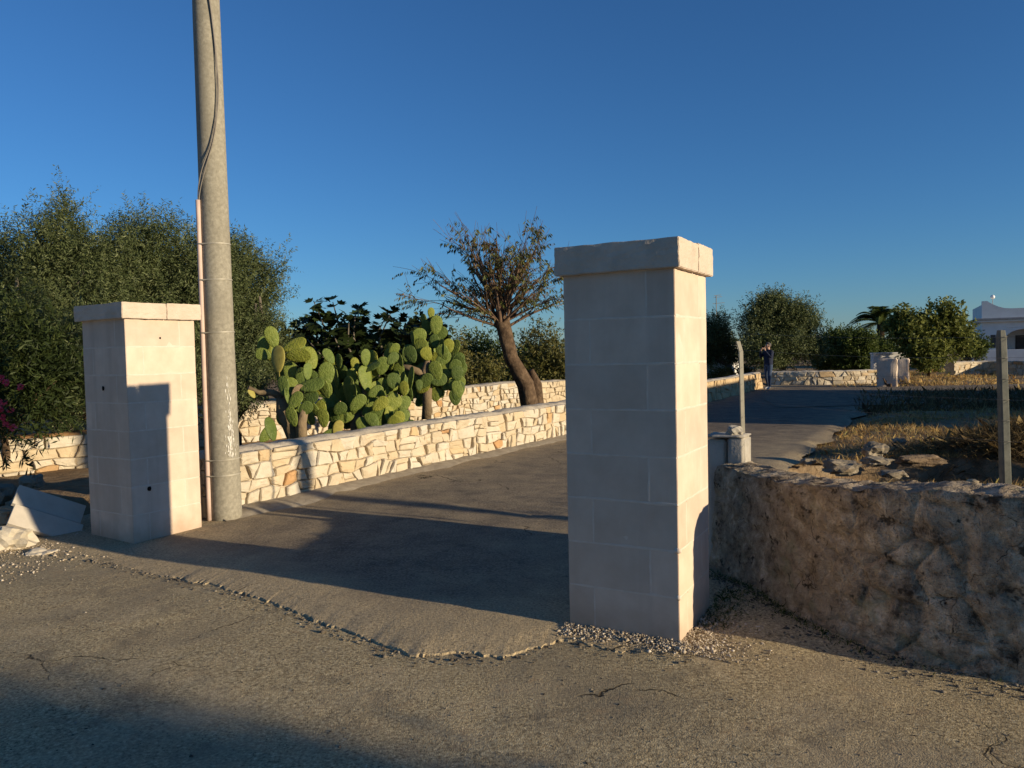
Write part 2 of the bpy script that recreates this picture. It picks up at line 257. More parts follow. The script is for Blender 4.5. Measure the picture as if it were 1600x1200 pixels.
# ------------------------------------------------------------------ ground, street, lane
LDIR = Vector((0.5, 0.866, 0)); LNRM = Vector((0.866, -0.5, 0))     # along / across the lane
def lq(x, y): return x*LNRM.x + y*LNRM.y
def lt(x, y): return x*LDIR.x + y*LDIR.y
EDGE = [(-9, 8.4), (-6, 7.3)] + [tuple(gp(*p).xy) for p in ((150, 872), (240, 893), (330, 912), (420, 938), (480, 962), (545, 985), (590, 1003), (640, 1022), (730, 1018), (800, 1020), (870, 1000), (950, 1010), (1062, 1022))] + [(1.3, 3.95), (1.9, 3.5)]
def edge_y(x):
    for (x0, y0), (x1, y1) in zip(EDGE, EDGE[1:]):
        if x0 <= x <= x1: return y0+(y1-y0)*(x-x0)/(x1-x0)
    return 9 if x < 0 else 2.0
def mound(x, y, cx, cy, r, h):
    d = ((x-cx)**2+(y-cy)**2)/(r*r)
    return h*math.exp(-d*1.6) if d < 5 else 0
def street_z(x, y):
    z = 0.010*fbm(x, y, 0, 0.9, 3)+0.0025*fbm(x, y, 3, 9, 3)
    z += mound(x, y, 1.40, 4.2, 0.35, 0.03)+mound(x, y, 1.35, 4.75, 0.5, 0.06)-0.012
    z += mound(x, y, -3.6, 6.6, 0.8, 0.008)+mound(x, y, -4.9, 6.6, 0.7, 0.05)+mound(x, y, -5.3, 7.0, 0.7, 0.06)
    return z
PIT = gp(1425, 738)
def wall_y(x): return float(np.interp(x, [1.42, 1.50, 1.60, 1.74, 1.93, 2.31, 3.0, 4.2, 5.6, 12], [5.45, 5.1, 4.55, 4.15, 3.86, 3.47, 3.13, 2.52, 1.80, -1.5]))
def ground_z(x, y):
    q = lq(x, y); t = lt(x, y)
    z = -0.06
    on_lane = -6.6 < q < -1.9 and t > 4
    if q >= -1.9 and x > 1.7 and y > wall_y(x)+0.1:
        k = min(1, (q+1.9)/0.8); z = -0.06+k*(0.07+0.07*fbm(x, y, 0, 0.8, 4))
        k2 = min(1, max(0, (24-(y-0.12*x))/3)); 
        if y > 20: z = z*k2-0.06*(1-k2)
        if y > 28.5: z = -0.06+min(1, (y-28.5)/2)*(0.12+0.1*fbm(x, y, 0, 0.6, 3))
        d = math.hypot((x-PIT.x)/1.7, (y-PIT.y)/1.15); z -= 1.5*max(0, 1-d*d)**0.7
    if q <= -6.6 and y > 8: z = -0.06+min(1, (-6.6-q)/0.5)*(0.20+0.05*fbm(x, y, 0, 1.0, 3))
    return z
def sheet(name, xs, ys, zf, mat_, kind='structure', keep=None, smooth=True):
    xs = list(xs); ys = list(ys); v = [(x, y, zf(x, y)) for y in ys for x in xs]; n = len(xs); f = []
    for j in range(len(ys)-1):
        for i in range(n-1):
            if keep is None or keep((xs[i]+xs[i+1])/2, (ys[j]+ys[j+1])/2): f.append((j*n+i, j*n+i+1, (j+1)*n+i+1, (j+1)*n+i))
    used = sorted({i for q in f for i in q}); mp = {u: k for k, u in enumerate(used)}
    mb = MB(); mb.v = [v[u] for u in used]; mb.f = [tuple(mp[i] for i in q) for q in f]
    o = mb.build(name, mat_, None, smooth); o['kind'] = kind; return o
def geo(a0, a1, n, k):            # spacing that grows from a0 to a1
    return [a0+(a1-a0)*((math.exp(k*i/n)-1)/(math.exp(k)-1)) for i in range(n+1)]
gx = [-x for x in geo(14, 1800, 22, 6)][::-1]+list(np.arange(-13.8, 22, 0.2))+geo(22, 1800, 24, 6)
gy = [-y for y in geo(3, 900, 16, 6)][::-1]+list(np.arange(-2.8, 36, 0.2))+geo(36, 2500, 26, 6)
sheet('ground', gx, gy, lambda x, y: ground_z(x, y), M['soil'])
sheet('street', list(np.arange(-14, -5, 0.15))+list(np.arange(-5, 3.4, 0.035))+list(np.arange(3.4, 12, 0.2)), list(np.arange(-8, 1.5, 0.3))+list(np.arange(1.5, 7.4, 0.035))+list(np.arange(7.4, 9.2, 0.15)), street_z, M['street'], keep=lambda x, y: not (x > 1.55 and y > wall_y(x)+0.15))

def lane_pt(q, t): return LNRM*q+LDIR*t
def dust_lit_tone(v):
    x, y = v.co.x, v.co.y; q = lq(x, y); d = y-edge_y(x) if -5 < x < 1.05 else (1.5 if x > 1 else 0.6)
    return max(0.0, 1.05-1.1*max(0, d))+0.75*math.exp(-max(0, q+6.35)/0.45)+0.5*math.exp(-max(0, -1.9-q)/0.7)+0.33*max(0, min(1, (15-lt(x, y))/3))  # front edge and near lane painted sunlit, far lane shaded; wall edges dusty
def set_dust(o, f):
    at_ = o.data.attributes.new('dust', 'FLOAT', 'POINT'); at_.data.foreach_set('value', np.array([f(v) for v in o.data.vertices], np.float32))
# driveway slab: ragged, broken front edge standing a few centimetres above the street
mb = MB(); rows = []
NU = 320
for i in range(NU+1):
    x = -4.6+(0.72+4.6)*i/NU
    y0 = edge_y(x)+0.06*fbm(x, 0, 5, 5, 4)+0.035*mn.noise(Vector((x*31, 2, 0)))+0.02*mn.noise(Vector((x*70, 2, 0)))
    thick = 0.016*min(1, max(0.10, (x+3.2)/1.2))*(0.6+0.5*abs(nz(x, 1, 0, 7)))*min(1, max(0.2, (0.75-x)/0.5))
    row = [(x, y0-0.02, street_z(x, y0)-0.01), (x+0.004*nz(x, 0, 9, 40), y0+0.012*nz(x, 3, 0, 20), street_z(x, y0)+thick*0.9), (x, y0+0.02+0.012*nz(x, 5, 0, 33), street_z(x, y0)+thick)]
    for k in range(1, 26):
        f = k/25; f = f**1.5; yy = y0+0.03+f*3.4
        fe = min(1, (yy-y0)/0.22); sm_ = 0.024*min(1, max(0.10, (x+3.2)/1.2)); th_ = thick*(1-fe)+fe*(sm_*(1-f)+0.046*f)
        base = (street_z(x, y0)*(1-fe)+fe*street_z(x, yy))*(1-f)
        th_ -= 0.05*max(0, (f-0.9)/0.1)
        row.append((x+1.2*f*(0.6), yy, base+th_+0.004*fbm(x, yy, 1, 1.2, 2)))
    rows.append(row)
n = len(rows[0])
for r in rows: mb.v += r
for i in range(NU):
    for k in range(n-1): mb.f.append((i*n+k, (i+1)*n+k, (i+1)*n+k+1, i*n+k+1))
o = mb.build('driveway', M['lane'], None, True); o['kind'] = 'structure'
for i_, pl in enumerate(o.data.polygons):
    if i_ % (n-1) < 3: pl.use_smooth = False
set_dust(o, dust_lit_tone)
# the lane beyond
mb = MB(); ts = list(np.arange(4.6, 14, 0.12))+list(np.arange(14, 36, 0.5)); qs = [-6.5, -6.2]+list(np.arange(-6.0, -2.0, 0.12))+[-1.85]
def lane_rag(t): return 0.25*fbm(t, 0, 7, 0.7, 4)
for t in ts:
    for k, q in enumerate(qs):
        qq = q+(lane_rag(t) if k == len(qs)-1 else 0)+(0.8 if (k == len(qs)-1 and t < 7) else 0)
        p = lane_pt(qq, t); mb.v.append((p.x, p.y, 0.038+0.005*fbm(p.x, p.y, 1, 1.0, 2)-0.06*max(0, min(1, (6.9-t)/0.7))-(0.05 if k == len(qs)-1 else 0)))
n = len(qs)
for i in range(len(ts)-1):
    for k in range(n-1): mb.f.append((i*n+k, i*n+k+1, (i+1)*n+k+1, (i+1)*n+k))
o = mb.build('lane', M['lane'], None, True); o['kind'] = 'structure'
set_dust(o, dust_lit_tone)
# side road running off to the right at the far end of the lane
mb = MB(); A0 = gp(1215, 640); B0 = gp(1150, 612); A1 = gp(1600, 629); B1 = gp(1600, 606)
ex = (A1-A0).normalized()*25
for i in range(30):
    f = i/29; p0 = A0.lerp(A1+ex, f); p1 = (B0+Vector((0.5, 0, 0))).lerp(B1+ex, f)
    for k in range(8):
        p = p0.lerp(p1, k/7); mb.v.append((p.x, p.y, 0.05+0.006*fbm(p.x, p.y, 1, 1.2, 3)))
for i in range(29):
    for k in range(7): mb.f.append((i*8+k, (i+1)*8+k, (i+1)*8+k+1, i*8+k+1))
o = mb.build('side_road', M['lane'], None, True); o['kind'] = 'structure'; set_dust(o, lambda v: 0.15)

# ------------------------------------------------------------------ pillars
def axes(ang):
    a_ = R(ang); return Vector((-math.cos(a_), math.sin(a_), 0)), Vector((math.sin(a_), math.cos(a_), 0))
def noisy_box(lo, hi, bev, amp, seed, cuts=0, org=Vector((0, 0, 0)), D=None, Nn=None, nscale=9, skew=0.0):
    bm = bmesh.new(); bmesh.ops.create_cube(bm, size=1)
    for v in bm.verts: v.co = Vector([lo[i]+(v.co[i]+0.5)*(hi[i]-lo[i]) for i in range(3)])
    if bev: bmesh.ops.bevel(bm, geom=list(bm.edges), offset=bev, segments=1 if cuts == 0 else 2, affect='EDGES')
    if cuts: bmesh.ops.subdivide_edges(bm, edges=[e_ for e_ in bm.edges if e_.calc_length() > 0.06], cuts=cuts, use_grid_fill=True)
    sv = Vector((seed*3.1, seed*1.7, seed*0.9))
    for v in bm.verts:
        q = v.co*nscale+sv
        v.co += Vector((mn.noise(q), mn.noise(q+Vector((9, 0, 0))), mn.noise(q+Vector((0, 9, 0)))))*amp
    if D is not None:
        for v in bm.verts: v.co = org+D*v.co.x+Nn*v.co.y+Vector((0, 0, v.co.z))
    bmesh.ops.recalc_face_normals(bm, faces=bm.faces)
    return bm
def pillar(name, label, A, ang, WX, WY, zb, courses, ch, cap_h, cap_ov, seed, group):
    rnd = random.Random(seed); D, Nn = axes(ang); A = Vector((A.x, A.y, 0))
    t = thing(name, label, 'pillar', A+D*WX/2+Nn*WY/2+Vector((0, 0, zb)), group)
    g = 0.0012; tk = 0.155; top = zb+courses*ch
    bobj('core', noisy_box((0.0012, 0.0012, zb-0.1), (WX-0.0012, WY-0.0012, top-0.002), 0.004, 0.0, seed, 0, A, D, Nn), M['mortar'], t)
    for c in range(courses):
        z0 = zb+c*ch-(0.1 if c == 0 else 0); z1 = zb+(c+1)*ch
        if (c+courses) % 2:
            rects = [((0, 0), (tk, WY-tk)), ((tk, 0), (WX, tk)), ((WX-tk, tk), (WX, WY)), ((0, WY-tk), (WX-tk, WY))]
        else:
            rects = [((0, 0), (WX-tk, tk)), ((WX-tk, 0), (WX, WY-tk)), ((tk, WY-tk), (WX, WY)), ((0, tk), (tk, WY))]
        for (x0, y0), (x1, y1) in rects:
            j = [rnd.uniform(-0.0005, 0.0005) for _ in range(4)]
            lo = (x0+(g if x0 > 0 else j[0]), y0+(g if y0 > 0 else j[1]), z0+g); hi = (x1-(g if x1 < WX else j[2]), y1-(g if y1 < WY else j[3]), z1-g)
            bobj('block', noisy_box(lo, hi, 0.003, 0.0013, seed, 4, A, D, Nn, 7), M['tuff'], t)
    # mortar smeared flush over the joints, ragged strips a millimetre proud
    mb = MB()
    def strip(P0, P1, out, wdt, vert):
        L_ = (P1-P0).length; n_ = max(4, int(L_/0.025)); tv = (P1-P0).normalized(); sv_ = out.cross(tv); rows_ = []
        for i in range(n_+1):
            p = P0.lerp(P1, i/n_); w_ = wdt*(0.55+0.9*abs(nz(p.x+p.z, p.y, seed, 14)))
            sh_ = 0.004*nz(p.x, p.y+p.z, 3, 9); rows_ += [p+sv_*(w_+sh_)-out*0.001, p+sv_*(w_*0.5+sh_)+out*0.0007, p-sv_*(w_*0.5-sh_)+out*0.0007, p-sv_*(w_-sh_)-out*0.001]
        mb.add(rows_, [(i*4+k, i*4+k+1, (i+1)*4+k+1, (i+1)*4+k) for i in range(n_) for k in range(3)])
    Z = Vector((0, 0, 1)); faces_ = [(A, D, WX, -Nn, 'f'), (A, Nn, WY, -D, 's'), (A+D*WX, Nn, WY, D, 's2'), (A+Nn*WY, D, WX, Nn, 'b')]
    for org_, dr, ln_, out, nm_ in faces_:
        for c in range(courses+1):
            if c > 0: strip(org_+dr*0.006+Z*(zb+c*ch), org_+dr*(ln_-0.006)+Z*(zb+c*ch), out, 0.011, False)
            if c < courses:
                odd = (c+courses) % 2
                short0 = odd if nm_ in ('f', 's2') else not odd
                u_ = tk if short0 else ln_-tk
                if nm_ in ('s2', 'b'): u_ = ln_-u_ if nm_ == 'b' else u_
                strip(org_+dr*u_+Z*(zb+c*ch+0.012), org_+dr*u_+Z*(zb+(c+1)*ch-0.012), out, 0.009, True)
    mb.build('joint_mortar', M['mortar'], t, True)
    # cap: two slabs laid side by side
    sp = WY*0.55
    for k, (y0, y1) in enumerate(((-cap_ov, sp-0.002), (sp+0.002, WY+cap_ov))):
        dz = 0.006*k
        bobj('cap_slab', noisy_box((-cap_ov, y0, top), (WX+cap_ov, y1, top+cap_h+dz), 0.004, 0.0045, seed+50+k, 11, A, D, Nn, 38), M['tuffcap'], t)
    return t, A, D, Nn, top
gpA = gp(1062, 1008)
pr_, A, D, Nn, top = pillar('gate_pillar', 'pale tuff block gate pillar nearest the camera with shaded front face', gpA, 29.3, 0.635, 0.60, 0.0, 8, 0.247, 0.155, 0.036, 3, 'new gate pillars')
rnd = random.Random(5)
for z, k in ((0.50, 1.0), (0.25, 0.8), (0.74, 0.5), (1.24, 0.45), (1.98, 0.5)):   # mortar squeezed out on the corner
    bm = bmesh.new(); bmesh.ops.create_icosphere(bm, subdivisions=2, radius=1)
    for v in bm.verts:
        v.co = v.co*(1+0.45*mn.noise(v.co*2.3+Vector((z*9, 0, 0))))
        v.co = A+D*(0.004+v.co.x*0.020*k)+Nn*(0.002+v.co.y*0.016*k)+Vector((0, 0, z+v.co.z*0.017*k))
    bobj('mortar_blob', bm, M['mortar'], pr_, True)
gpB = gp(209, 850)
pl_, A2, D2, N2, top2 = pillar('gate_pillar', 'pale tuff block gate pillar beside the concrete utility pole', gpB, 32.5, 0.66, 0.665, 0.0, 8, 0.2405, 0.135, 0.045, 8, 'new gate pillars')
def hole(par, A, D, Nn, face, u, z, r):
    mb = MB(); c = A+D*u+Vector((0, 0, z)) if face == 'front' else A+Nn*u+Vector((0, 0, z))
    out = -Nn if face == 'front' else -D; tg = D if face == 'front' else Nn
    ring = lambda rr, d: [c+out*d+tg*(rr*math.cos(k*math.pi/4))+Vector((0, 0, rr*(1.15+0.2*math.sin(k*2))*math.sin(k*math.pi/4))) for k in range(8)]
    mb.add(ring(r, 0.003), [tuple(range(8))]); mb.build('hole_shade_disc', M['hole'], par)  # flat near-black disc painted in place of the shade inside a hole
hole(pl_, A2, D2, N2, 'front', 0.36, 1.33, 0.020)
hole(pl_, A2, D2, N2, 'side', 0.16, 0.45, 0.020)
hole(pl_, A2, D2, N2, 'side', 0.32, 1.76, 0.009)

# ------------------------------------------------------------------ utility pole
P0 = gp(354, 812); P0.z = 0.0
def upole(label, base, r0, r1, h, detailed, lean=(0, 0)):
    t = thing('utility_pole', label, 'utility pole', base)
    mb = MB(); n = 40
    mb.tube([base+Vector((lean[0]*i/n, lean[1]*i/n, -0.1+(h+0.1)*i/n)) for i in range(n+1)], [r0+(r1-r0)*i/n for i in range(n+1)], 28, True, 0.012)
    mb.build('shaft', M['pole'], t, True)
    return t
up_ = upole('weathered concrete utility pole with pink conduit strapped to it beside gate pillar', P0, 0.146, 0.108, 8.0, True, (-0.02, 0.0))
view = (P0-Vector((0, 0, 0))).normalized(); view.z = 0; view.normalize(); side = Vector((view.y, -view.x, 0))
def pole_r(z): return 0.146+(0.108-0.146)*z/8.0
def on_pole(ang, z, off):      # angle 0 = towards camera, negative = left
    d = -view*math.cos(R(ang))+side*math.sin(R(ang))
    return P0+d*(pole_r(z)+off)+Vector((-0.02*z/8, 0, z))
ctop = 3.05
mb = MB(); mb.tube([on_pole(-68, 0.02+ctop*i/12, 0.021) for i in range(13)], 0.0215, 12, True); mb.build('conduit', M['conduit'], up_, True)
for z in (2.66, 2.32, 1.82, 0.60, 0.45):
    mb = MB(); seg = 40; vs = []
    for i in range(seg+1):
        an = -180+360*i/seg; bul = 0.044*math.exp(-((an+68)/14)**2); p = on_pole(an, z+0.004*math.sin(R(an)), 0.005+bul)
        vs += [p+Vector((0, 0, 0.006)), p-Vector((0, 0, 0.006))]
    mb.add(vs, [(2*i, 2*i+1, 2*i+3, 2*i+2) for i in range(seg)]); mb.build('strap', M['strap'], up_, True)
for off, pts in ((0.0, [(-68, 3.0), (-60, 3.12), (-30, 3.32), (8, 3.62), (30, 3.95), (36, 4.15), (30, 4.5), (18, 4.85), (-4, 5.25), (-34, 5.6), (-62, 5.9), (-85, 6.3), (-95, 7.5)]), (0.02, [(-69, 3.0), (-64, 3.15), (-44, 3.32), (-5, 3.55), (20, 3.85), (28, 4.1), (27, 4.5), (14, 4.9), (-10, 5.3), (-40, 5.6), (-70, 5.85), (-95, 6.3), (-105, 7.5)])):
    fine = []
    for (a0, z0), (a1, z1) in zip(pts, pts[1:]):
        for k in range(6): fine.append((a0+(a1-a0)*k/6, z0+(z1-z0)*k/6))
    for _ in range(3): fine = [fine[0]]+[((fine[i-1][0]+2*fine[i][0]+fine[i+1][0])/4, (fine[i-1][1]+2*fine[i][1]+fine[i+1][1])/4) for i in range(1, len(fine)-1)]+[fine[-1]]
    mb = MB(); mb.tube([on_pole(an, z, 0.014+off*0.3) for an, z in fine], 0.0055, 7); mb.build('cable', M['cable'], up_, True)
rnd = random.Random(9); mb = MB()
for k in range(150):                                  # lime splashes on the lower shaft
    z = 0.62+abs(rnd.gauss(0, 0.30)); an = 26+rnd.gauss(0, 4+7*max(0, 1-(z-0.6)/0.5)); w = rnd.uniform(1.2, 4.0); h = rnd.uniform(0.008, 0.05)
    vs = [on_pole(an-w*0.5, z, 0.0035), on_pole(an+w*0.2, z-h*0.5, 0.0035), on_pole(an+w*0.5, z+h*0.1, 0.0035), on_pole(an+w*0.3, z+h*0.6, 0.0035), on_pole(an-w*0.2, z+h*0.5, 0.0035)]
    mb.add(vs, [(0, 1, 2, 3, 4)])
mb.build('lime_splash', M['lime'], up_)
# concrete footing strip by the pole and along the wall
# ------------------------------------------------------------------ dry stone walls
def smooth_poly(pts, it=2):
    pts = [Vector((p[0], p[1], 0)) for p in pts]
    for _ in range(it):
        q = [pts[0]]
        for p0, p1 in zip(pts, pts[1:]): q += [p0.lerp(p1, 0.25), p0.lerp(p1, 0.75)]
        q.append(pts[-1]); pts = q
    return pts
class Path:
    def __init__(s, pts, flip=1):
        s.p = pts; s.L = [0]; s.flip = flip
        for p0, p1 in zip(pts, pts[1:]): s.L.append(s.L[-1]+(p1-p0).length)
        s.len = s.L[-1]
    def at(s, u):
        u = min(max(u, 0), s.len-1e-5); i = 0
        import bisect
        i = min(bisect.bisect_right(s.L, u)-1, len(s.p)-2)
        f = (u-s.L[i])/max(1e-6, s.L[i+1]-s.L[i])
        def tan(k): 
            k0 = max(k-1, 0); k1 = min(k+1, len(s.p)-1); return (s.p[k1]-s.p[k0]).normalized()
        t = tan(i).lerp(tan(i+1), f).normalized()
        return s.p[i].lerp(s.p[i+1], f), t, Vector((t.y, -t.x, 0))*s.flip
def cells(L, h, su, sv, jit, seed, u0=0.0):
    """rough courses: wavy bed joints, slanted head joints, stones of mixed length, some split or stepped"""
    rnd = random.Random(seed); hs = []; v = 0; nr = max(2, round(h/sv)); pat = [1.45, 0.75, 1.05, 0.85, 1.1]
    hs = [pat[k % 5]*rnd.uniform(0.9, 1.1) for k in range(nr)]; tot = sum(hs); hs = [x*h/tot for x in hs]
    cum = [0]
    for x in hs: cum.append(cum[-1]+x)
    def bed(r, u):
        if r == 0: return 0.0
        if r == nr: return h+0.012*nz(u, seed, 0, 2.0)
        return cum[r]+hs[r-1]*0.42*jit*2*nz(u, r*3.7+seed, 0, 2.1/su*0.2)+hs[r-1]*0.25*nz(u, r*1.7, seed, 1.0/su)
    out = []
    for r in range(nr):
        u = u0; k = 0; sl0 = 0.0
        while u < L-0.04:
            w = su*(0.8 if hs[r] > h/nr*1.2 else 1.0)*rnd.choice((0.42, 0.6, 0.8, 1.0, 1.2, 1.6))*rnd.uniform(0.85, 1.15)
            if L-(u+w) < su*0.3: w = L-u
            sl1 = rnd.uniform(-0.28, 0.28)*hs[r]*(0.6+jit) if u+w < L else 0.0
            a0, a1, b0, b1 = u-sl0, u+sl0, u+w-sl1, u+w+sl1         # bottom/top of left and right joints
            um, tm = (a0+b0)/2+rnd.uniform(-.2, .2)*w, (a1+b1)/2+rnd.uniform(-.2, .2)*w
            B0, B1, BM = bed(r, a0), bed(r, b0), bed(r, um); T0, T1, TM = bed(r+1, a1), bed(r+1, b1), bed(r+1, tm)
            if rnd.random() < 0.16+0.1*(w > su) and w > su*0.5 and hs[r] > sv*0.8:        # two thin stones one on the other
                f = rnd.uniform(0.3, 0.7); m0, m1 = B0+(T0-B0)*f, B1+(T1-B1)*(f+rnd.uniform(-.1, .1)); x0, x1 = a0+(a1-a0)*f, b0+(b1-b0)*f
                out.append([(a0, B0), (um, BM), (b0, B1), (x1, m1), (x0, m0)]); out.append([(x0, m0), (x1, m1), (b1, T1), (tm, TM), (a1, T0)])
            else:
                lm, rm = (a0+a1)/2, (b0+b1)/2; jl, jr = rnd.uniform(0, .02), rnd.uniform(0, .02)
                out.append([(a0, B0), (um, BM), (b0, B1), (rm-jr, (B1+T1)/2), (b1, T1), (tm, TM), (a1, T0), (lm+jl, (B0+T0)/2)])
            u += w; sl0 = sl1
    return out
def stone_mesh(poly, path, zf, gap, rnd, depth=0.10, proud=0.03):
    n0 = len(poly); cu = sum(p[0] for p in poly)/n0; cv = sum(p[1] for p in poly)/n0
    area = 0.5*abs(sum(poly[k][0]*poly[(k+1) % n0][1]-poly[(k+1) % n0][0]*poly[k][1] for k in range(n0)))
    if area < 0.0012: return None, 0
    size = math.sqrt(area); sh = max(0.3, 1-gap/size*1.3)
    pts = []
    for k in range(n0):                               # chip the corners
        p, q = poly[k], poly[(k+1) % n0]; l = math.hypot(q[0]-p[0], q[1]-p[1])
        if l < 0.012: continue
        c = rnd.uniform(0.06, 0.16)
        pts.append((p[0]+(q[0]-p[0])*c, p[1]+(q[1]-p[1])*c)); pts.append((p[0]+(q[0]-p[0])*(1-c), p[1]+(q[1]-p[1])*(1-c)))
    if len(pts) < 4: return None, 0
    pts = [(cu+(p[0]-cu)*sh*rnd.uniform(0.97, 1.02), cv+(p[1]-cv)*sh*rnd.uniform(0.97, 1.02)) for p in pts]
    f = rnd.uniform(-0.012, proud); tu = rnd.uniform(-0.2, 0.2); tv = rnd.uniform(-0.25, 0.25)
    def P(u, v, d):
        b, t, nn = path.at(u); return b+nn*(d+(u-cu)*tu+(v-cv)*tv)+Vector((0, 0, zf(u)+v))
    n = len(pts); vs = [P(u, v, -depth) for u, v in pts]+[P(u, v, f-0.016) for u, v in pts]
    ins = 0.91
    vs += [P(cu+(u-cu)*ins, cv+(v-cv)*ins, f+rnd.uniform(-0.006, 0.006)) for u, v in pts]
    vs += [P(cu+(u-cu)*0.4, cv+(v-cv)*0.4, f+rnd.uniform(-0.002, 0.012)) for u, v in pts[::2]]
    m = n//2 if n % 2 == 0 else (n+1)//2
    fs = []
    for r in (0, 1):
        for k in range(n): fs.append((r*n+k, r*n+(k+1) % n, (r+1)*n+(k+1) % n, (r+1)*n+k))
    nn_ = len(pts[::2])
    for k in range(n):
        a_ = 2*n+k; b_ = 2*n+(k+1) % n
        if k % 2 == 0: fs.append((a_, b_, 3*n+(k//2) % nn_))
        else: fs.append((a_, b_, 3*n+((k+1)//2) % nn_, 3*n+(k//2) % nn_))
    fs.append(tuple(3*n+k for k in range(nn_)))
    return (vs, fs), area
def stone_wall(name, label, pts, h, thick, su, sv, seed, z0=0.0, flip=1, vis=(0, 99), jit=0.5, gap=0.006, cap=True, capmat='coping', far=None, proud=0.03, group=None, limit=300, hvar=0.0):
    path = Path(smooth_poly(pts), flip); rnd = random.Random(seed)
    b0 = path.at(path.len*0.1)[0]
    t = thing(name, label, 'stone wall', (b0.x, b0.y, z0), group)
    zf = lambda u: z0+hvar*nz(u, seed, 0, 0.6)
    # core body
    mb = MB(); n = max(8, int(path.len/0.15)); 
    for i in range(n+1):
        u = path.len*i/n; b, tt, nn = path.at(u); hh = zf(u)+h-0.02
        for d, z in ((-0.028, z0-0.15), (-0.028, hh), (-thick, hh), (-thick, z0-0.15)):
            p = b+nn*d; mb.v.append((p.x, p.y, z))
    for i in range(n):
        for k in range(3): mb.f.append((i*4+k, i*4+k+1, (i+1)*4+k+1, (i+1)*4+k))
    mb.f += [(0, 1, 2, 3), (n*4+3, n*4+2, n*4+1, n*4)]
    mb.build('core', M['stonegap'], t)
    if cap:
        mb = MB(); n = int(path.len/0.07); K = 7
        for i in range(n+1):
            u = path.len*i/n; b, tt, nn = path.at(u); hh = zf(u)+h
            for k in range(K):
                f = k/(K-1); d = -0.012+0.03*nz(u, k*0.3, seed, 5)*(1 if k < 2 else 0.3)-(thick-0.01)*f
                z = hh+0.004+0.028*math.sin(math.pi*min(1, max(0, f*0.9+0.05)))+0.022*fbm(u, f*0.4, seed, 4.5, 3)-(0.03 if k == 0 else 0)
                p = b+nn*d; mb.v.append((p.x, p.y, z))
        for i in range(n):
            for k in range(K-1): mb.f.append((i*K+k, i*K+k+1, (i+1)*K+k+1, (i+1)*K+k))
        mb.build('coping', M[capmat], t, True)
    st = []
    for poly in cells(min(path.len, vis[1]), h, su, sv, jit, seed, vis[0]):
        g, ar = stone_mesh(poly, path, zf, gap, rnd, 0.09, proud)
        if g: st.append((ar, g))
    if far:
        fst = MB()
        for poly in cells(path.len, h, su*1.5, sv*1.35, jit, seed+1, far):
            g, ar = stone_mesh(poly, path, zf, gap*1.3, rnd, 0.09, proud)
            if g: fst.add(*g)
        o = fst.build('far_stones', M['stone'], t); o['kind'] = 'stuff'
    st.sort(key=lambda x: -x[0])
    for ar, (vs, fs) in st[:limit]:
        mb = MB(); mb.add(vs, fs); mb.build('stone', M['stone'], t)
    if len(st) > limit:
        mb = MB()
        for ar, (vs, fs) in st[limit:]: mb.add(vs, fs)
        o = mb.build('small_stones', M['stone'], t); o['kind'] = 'stuff'
    return t, path
def xy(px, py): p = gp(px, py); return (p.x, p.y)
wp = [(-3.02, 7.42), xy(376, 800), xy(430, 790), xy(482, 776), xy(600, 750), xy(750, 715), xy(886, 685), xy(1110, 630), xy(1190, 608)]
w1, path1 = stone_wall('dry_stone_wall', 'long cream dry stone wall along the left side of the driveway', wp, 0.60, 0.42, 0.20, 0.150, 11, 0.02, 1, (0, 8.0), 0.38, far=8.0, hvar=0.02)
w2, path2 = stone_wall('dry_stone_wall', 'cream dry stone wall behind the prickly pears with cactus shadows on it', [(-7.5, 12.6), (-5.2, 12.4), (-3.6, 14.3), (-1.9, 16.8), (1.6, 21.0), (6.0, 27.0)], 0.68, 0.5, 0.19, 0.135, 21, 0.12, 1, (0.5, 11.5), 0.5, gap=0.006, cap=True, far=11.5, proud=0.045, hvar=0.05)
w3, path3 = stone_wall('dry_stone_wall', 'short stretch of coursed cream wall left of the gate pillar under the oleander', [(-9.6, 7.9), (-7.6, 9.15), (-6.6, 9.75), (-5.7, 10.45), (-4.8, 11.2)], 0.60, 0.45, 0.27, 0.145, 31, 0.0, 1, (1.5, 8), 0.2, gap=0.005, capmat='stone', hvar=0.03)
# dusty concrete strip along the foot of the driveway wall
mb = MB(); n = 120; K = 6
for i in range(n+1):
    u = 8.4*i/n; b, tt, nn = path1.at(u); wdt = (0.30+0.12*math.exp(-((u-0.7)/0.6)**2))*(1+0.35*fbm(u, 0, 3, 1.3, 3))
    for k in range(K):
        p = b+nn*(-0.05+(wdt+0.05)*k/(K-1)); zz = 0.075-0.05*(k/(K-1))**2+0.008*fbm(p.x, p.y, 2, 4, 3)
        mb.v.append((p.x, p.y, zz if k < K-1 else 0.02))
for i in range(n):
    for k in range(K-1): mb.f.append((i*K+k, i*K+k+1, (i+1)*K+k+1, (i+1)*K+k))
o = mb.build('pavement_edge', M['dust'], None, True); o['kind'] = 'structure'

